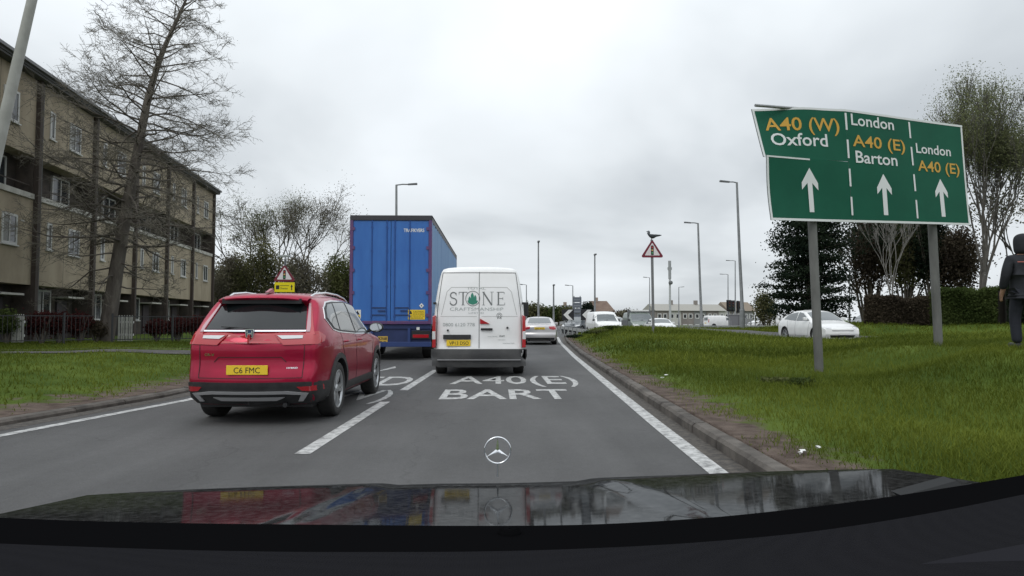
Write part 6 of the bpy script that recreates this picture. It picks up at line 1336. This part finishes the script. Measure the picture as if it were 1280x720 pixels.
# ------------------------------------------------------------------ person at the right edge
def skin(name, nodes, edges, m, parent, sub=2):
    me = bpy.data.meshes.new(name); me.from_pydata([n[0] for n in nodes], edges, []); o = bpy.data.objects.new(name, me); COL.objects.link(o)
    q = o.modifiers.new('skin', 'SKIN'); q.use_smooth_shade = True
    for i, n in enumerate(nodes):
        r_ = n[1]; me.skin_vertices[0].data[i].radius = r_ if isinstance(r_, tuple) else (r_, r_)
    me.skin_vertices[0].data[0].use_root = True
    s_ = o.modifiers.new('sub', 'SUBSURF'); s_.levels = sub; s_.render_levels = sub
    dg = bpy.context.evaluated_depsgraph_get(); m2 = bpy.data.meshes.new_from_object(o.evaluated_get(dg)); bpy.data.objects.remove(o)
    m2.materials.clear(); m2.materials.append(m)
    for p_ in m2.polygons: p_.use_smooth = True
    o = bpy.data.objects.new(name, m2); COL.objects.link(o); o.parent = parent; return o
def person():
    Y = 10.6; p = at(1283, 430, Y); gz = ground_z(p.x, Y); root = empty('person', (p.x+.0, Y, gz), R(-12), 'person in dark hooded coat and dark trousers walking away at right edge', 'person')
    SK = mat('skin', (.35, .2, .14), .6); CO = mat('dark_coat', (.009, .010, .014), .85, col2=(.016, .018, .024), scale=6, bump=1., bscale=5); TR_ = mat('dark_trousers', (.012, .014, .022), .9, bump=.4, scale=5)
    J = [((0, 0, .95), .13), ((0, 0, 1.15), .135), ((0, .01, 1.38), .15), ((0, 0, 1.50), .07), ((0, .03, 1.58), .062), ((0, .04, 1.68), .092), ((0, .03, 1.76), .08),
         ((-.10, 0, .90), .095), ((-.11, .10, .50), .065), ((-.11, .04, .14), .04), ((-.11, .10, .07), .03), ((.10, 0, .90), .095), ((.12, -.04, .50), .065), ((.12, -.18, .16), .04), ((.12, -.14, .07), .03),
         ((-.19, 0, 1.42), .065), ((-.26, -.03, 1.14), .048), ((-.27, .10, .90), .036), ((-.27, .14, .84), .034), ((.19, 0, 1.42), .065), ((.26, .02, 1.14), .048), ((.27, .14, .92), .036), ((.27, .18, .86), .034)]
    E = [(0, 1), (1, 2), (2, 3), (3, 4), (4, 5), (5, 6), (0, 7), (7, 8), (8, 9), (9, 10), (0, 11), (11, 12), (12, 13), (13, 14), (2, 15), (15, 16), (16, 17), (17, 18), (2, 19), (19, 20), (20, 21), (21, 22)]
    # fingers and thumb on each hand
    for s, h in ((-1, 18), (1, 22)):
        hx, hy, hz = J[h][0]
        for k in range(4):
            i = len(J); yy = hy+.03-.018*k; J.append(((hx, yy, hz-.03), .011)); J.append(((hx-s*.004, yy+.01, hz-.065), .0095)); J.append(((hx-s*.016, yy+.018, hz-.09+.004*abs(k-1)), .008)); E += [(h, i), (i, i+1), (i+1, i+2)]
        i = len(J); J.append(((hx-s*.02, hy+.03, hz-.005), .011)); J.append(((hx-s*.03, hy+.05, hz-.035), .009)); E += [(h, i), (i, i+1)]
    skin('body', J, E, SK, root)
    C = [((0, 0, .98), (.20, .17)), ((0, 0, 1.15), (.185, .16)), ((0, 0, 1.32), (.20, .165)), ((0, 0, 1.44), (.17, .13)), ((0, 0, 1.52), (.09, .09)), ((0, 0, .84), (.21, .17)),
         ((-.20, 0, 1.42), .095), ((-.275, -.03, 1.15), .075), ((-.28, .08, .94), .058), ((.20, 0, 1.42), .095), ((.275, .02, 1.15), .075), ((.28, .12, .96), .058)]
    skin('coat', C, [(0, 1), (1, 2), (2, 3), (3, 4), (0, 5), (2, 6), (6, 7), (7, 8), (2, 9), (9, 10), (10, 11)], CO, root)
    skin('hood', [((0, 0, 1.48), .13), ((0, .0, 1.60), .135), ((0, .01, 1.73), .14), ((0, .03, 1.84), .10)], [(0, 1), (1, 2), (2, 3)], CO, root)
    skin('trousers', [((0, 0, .92), .15), ((-.10, 0, .85), .11), ((-.11, .09, .50), .085), ((-.11, .03, .07), .075), ((.10, 0, .85), .11), ((.12, -.04, .50), .085), ((.12, -.19, .08), .075)], [(0, 1), (1, 2), (2, 3), (0, 4), (4, 5), (5, 6)], TR_, root)
    for x, y in ((-.11, .09), (.12, -.13)):
        b = MB(); b.box((x-.05, y-.13, .0), (x+.05, y+.15, .09), bev=.03); b.build('shoe', INK, root)
    st = MB(); st.box((-.17, -.178, 1.36), (-.06, -.170, 1.375)); st.build('coat_logo_stripe', mat('stripe_red', (.4, .12, .1), .6), root)
person()
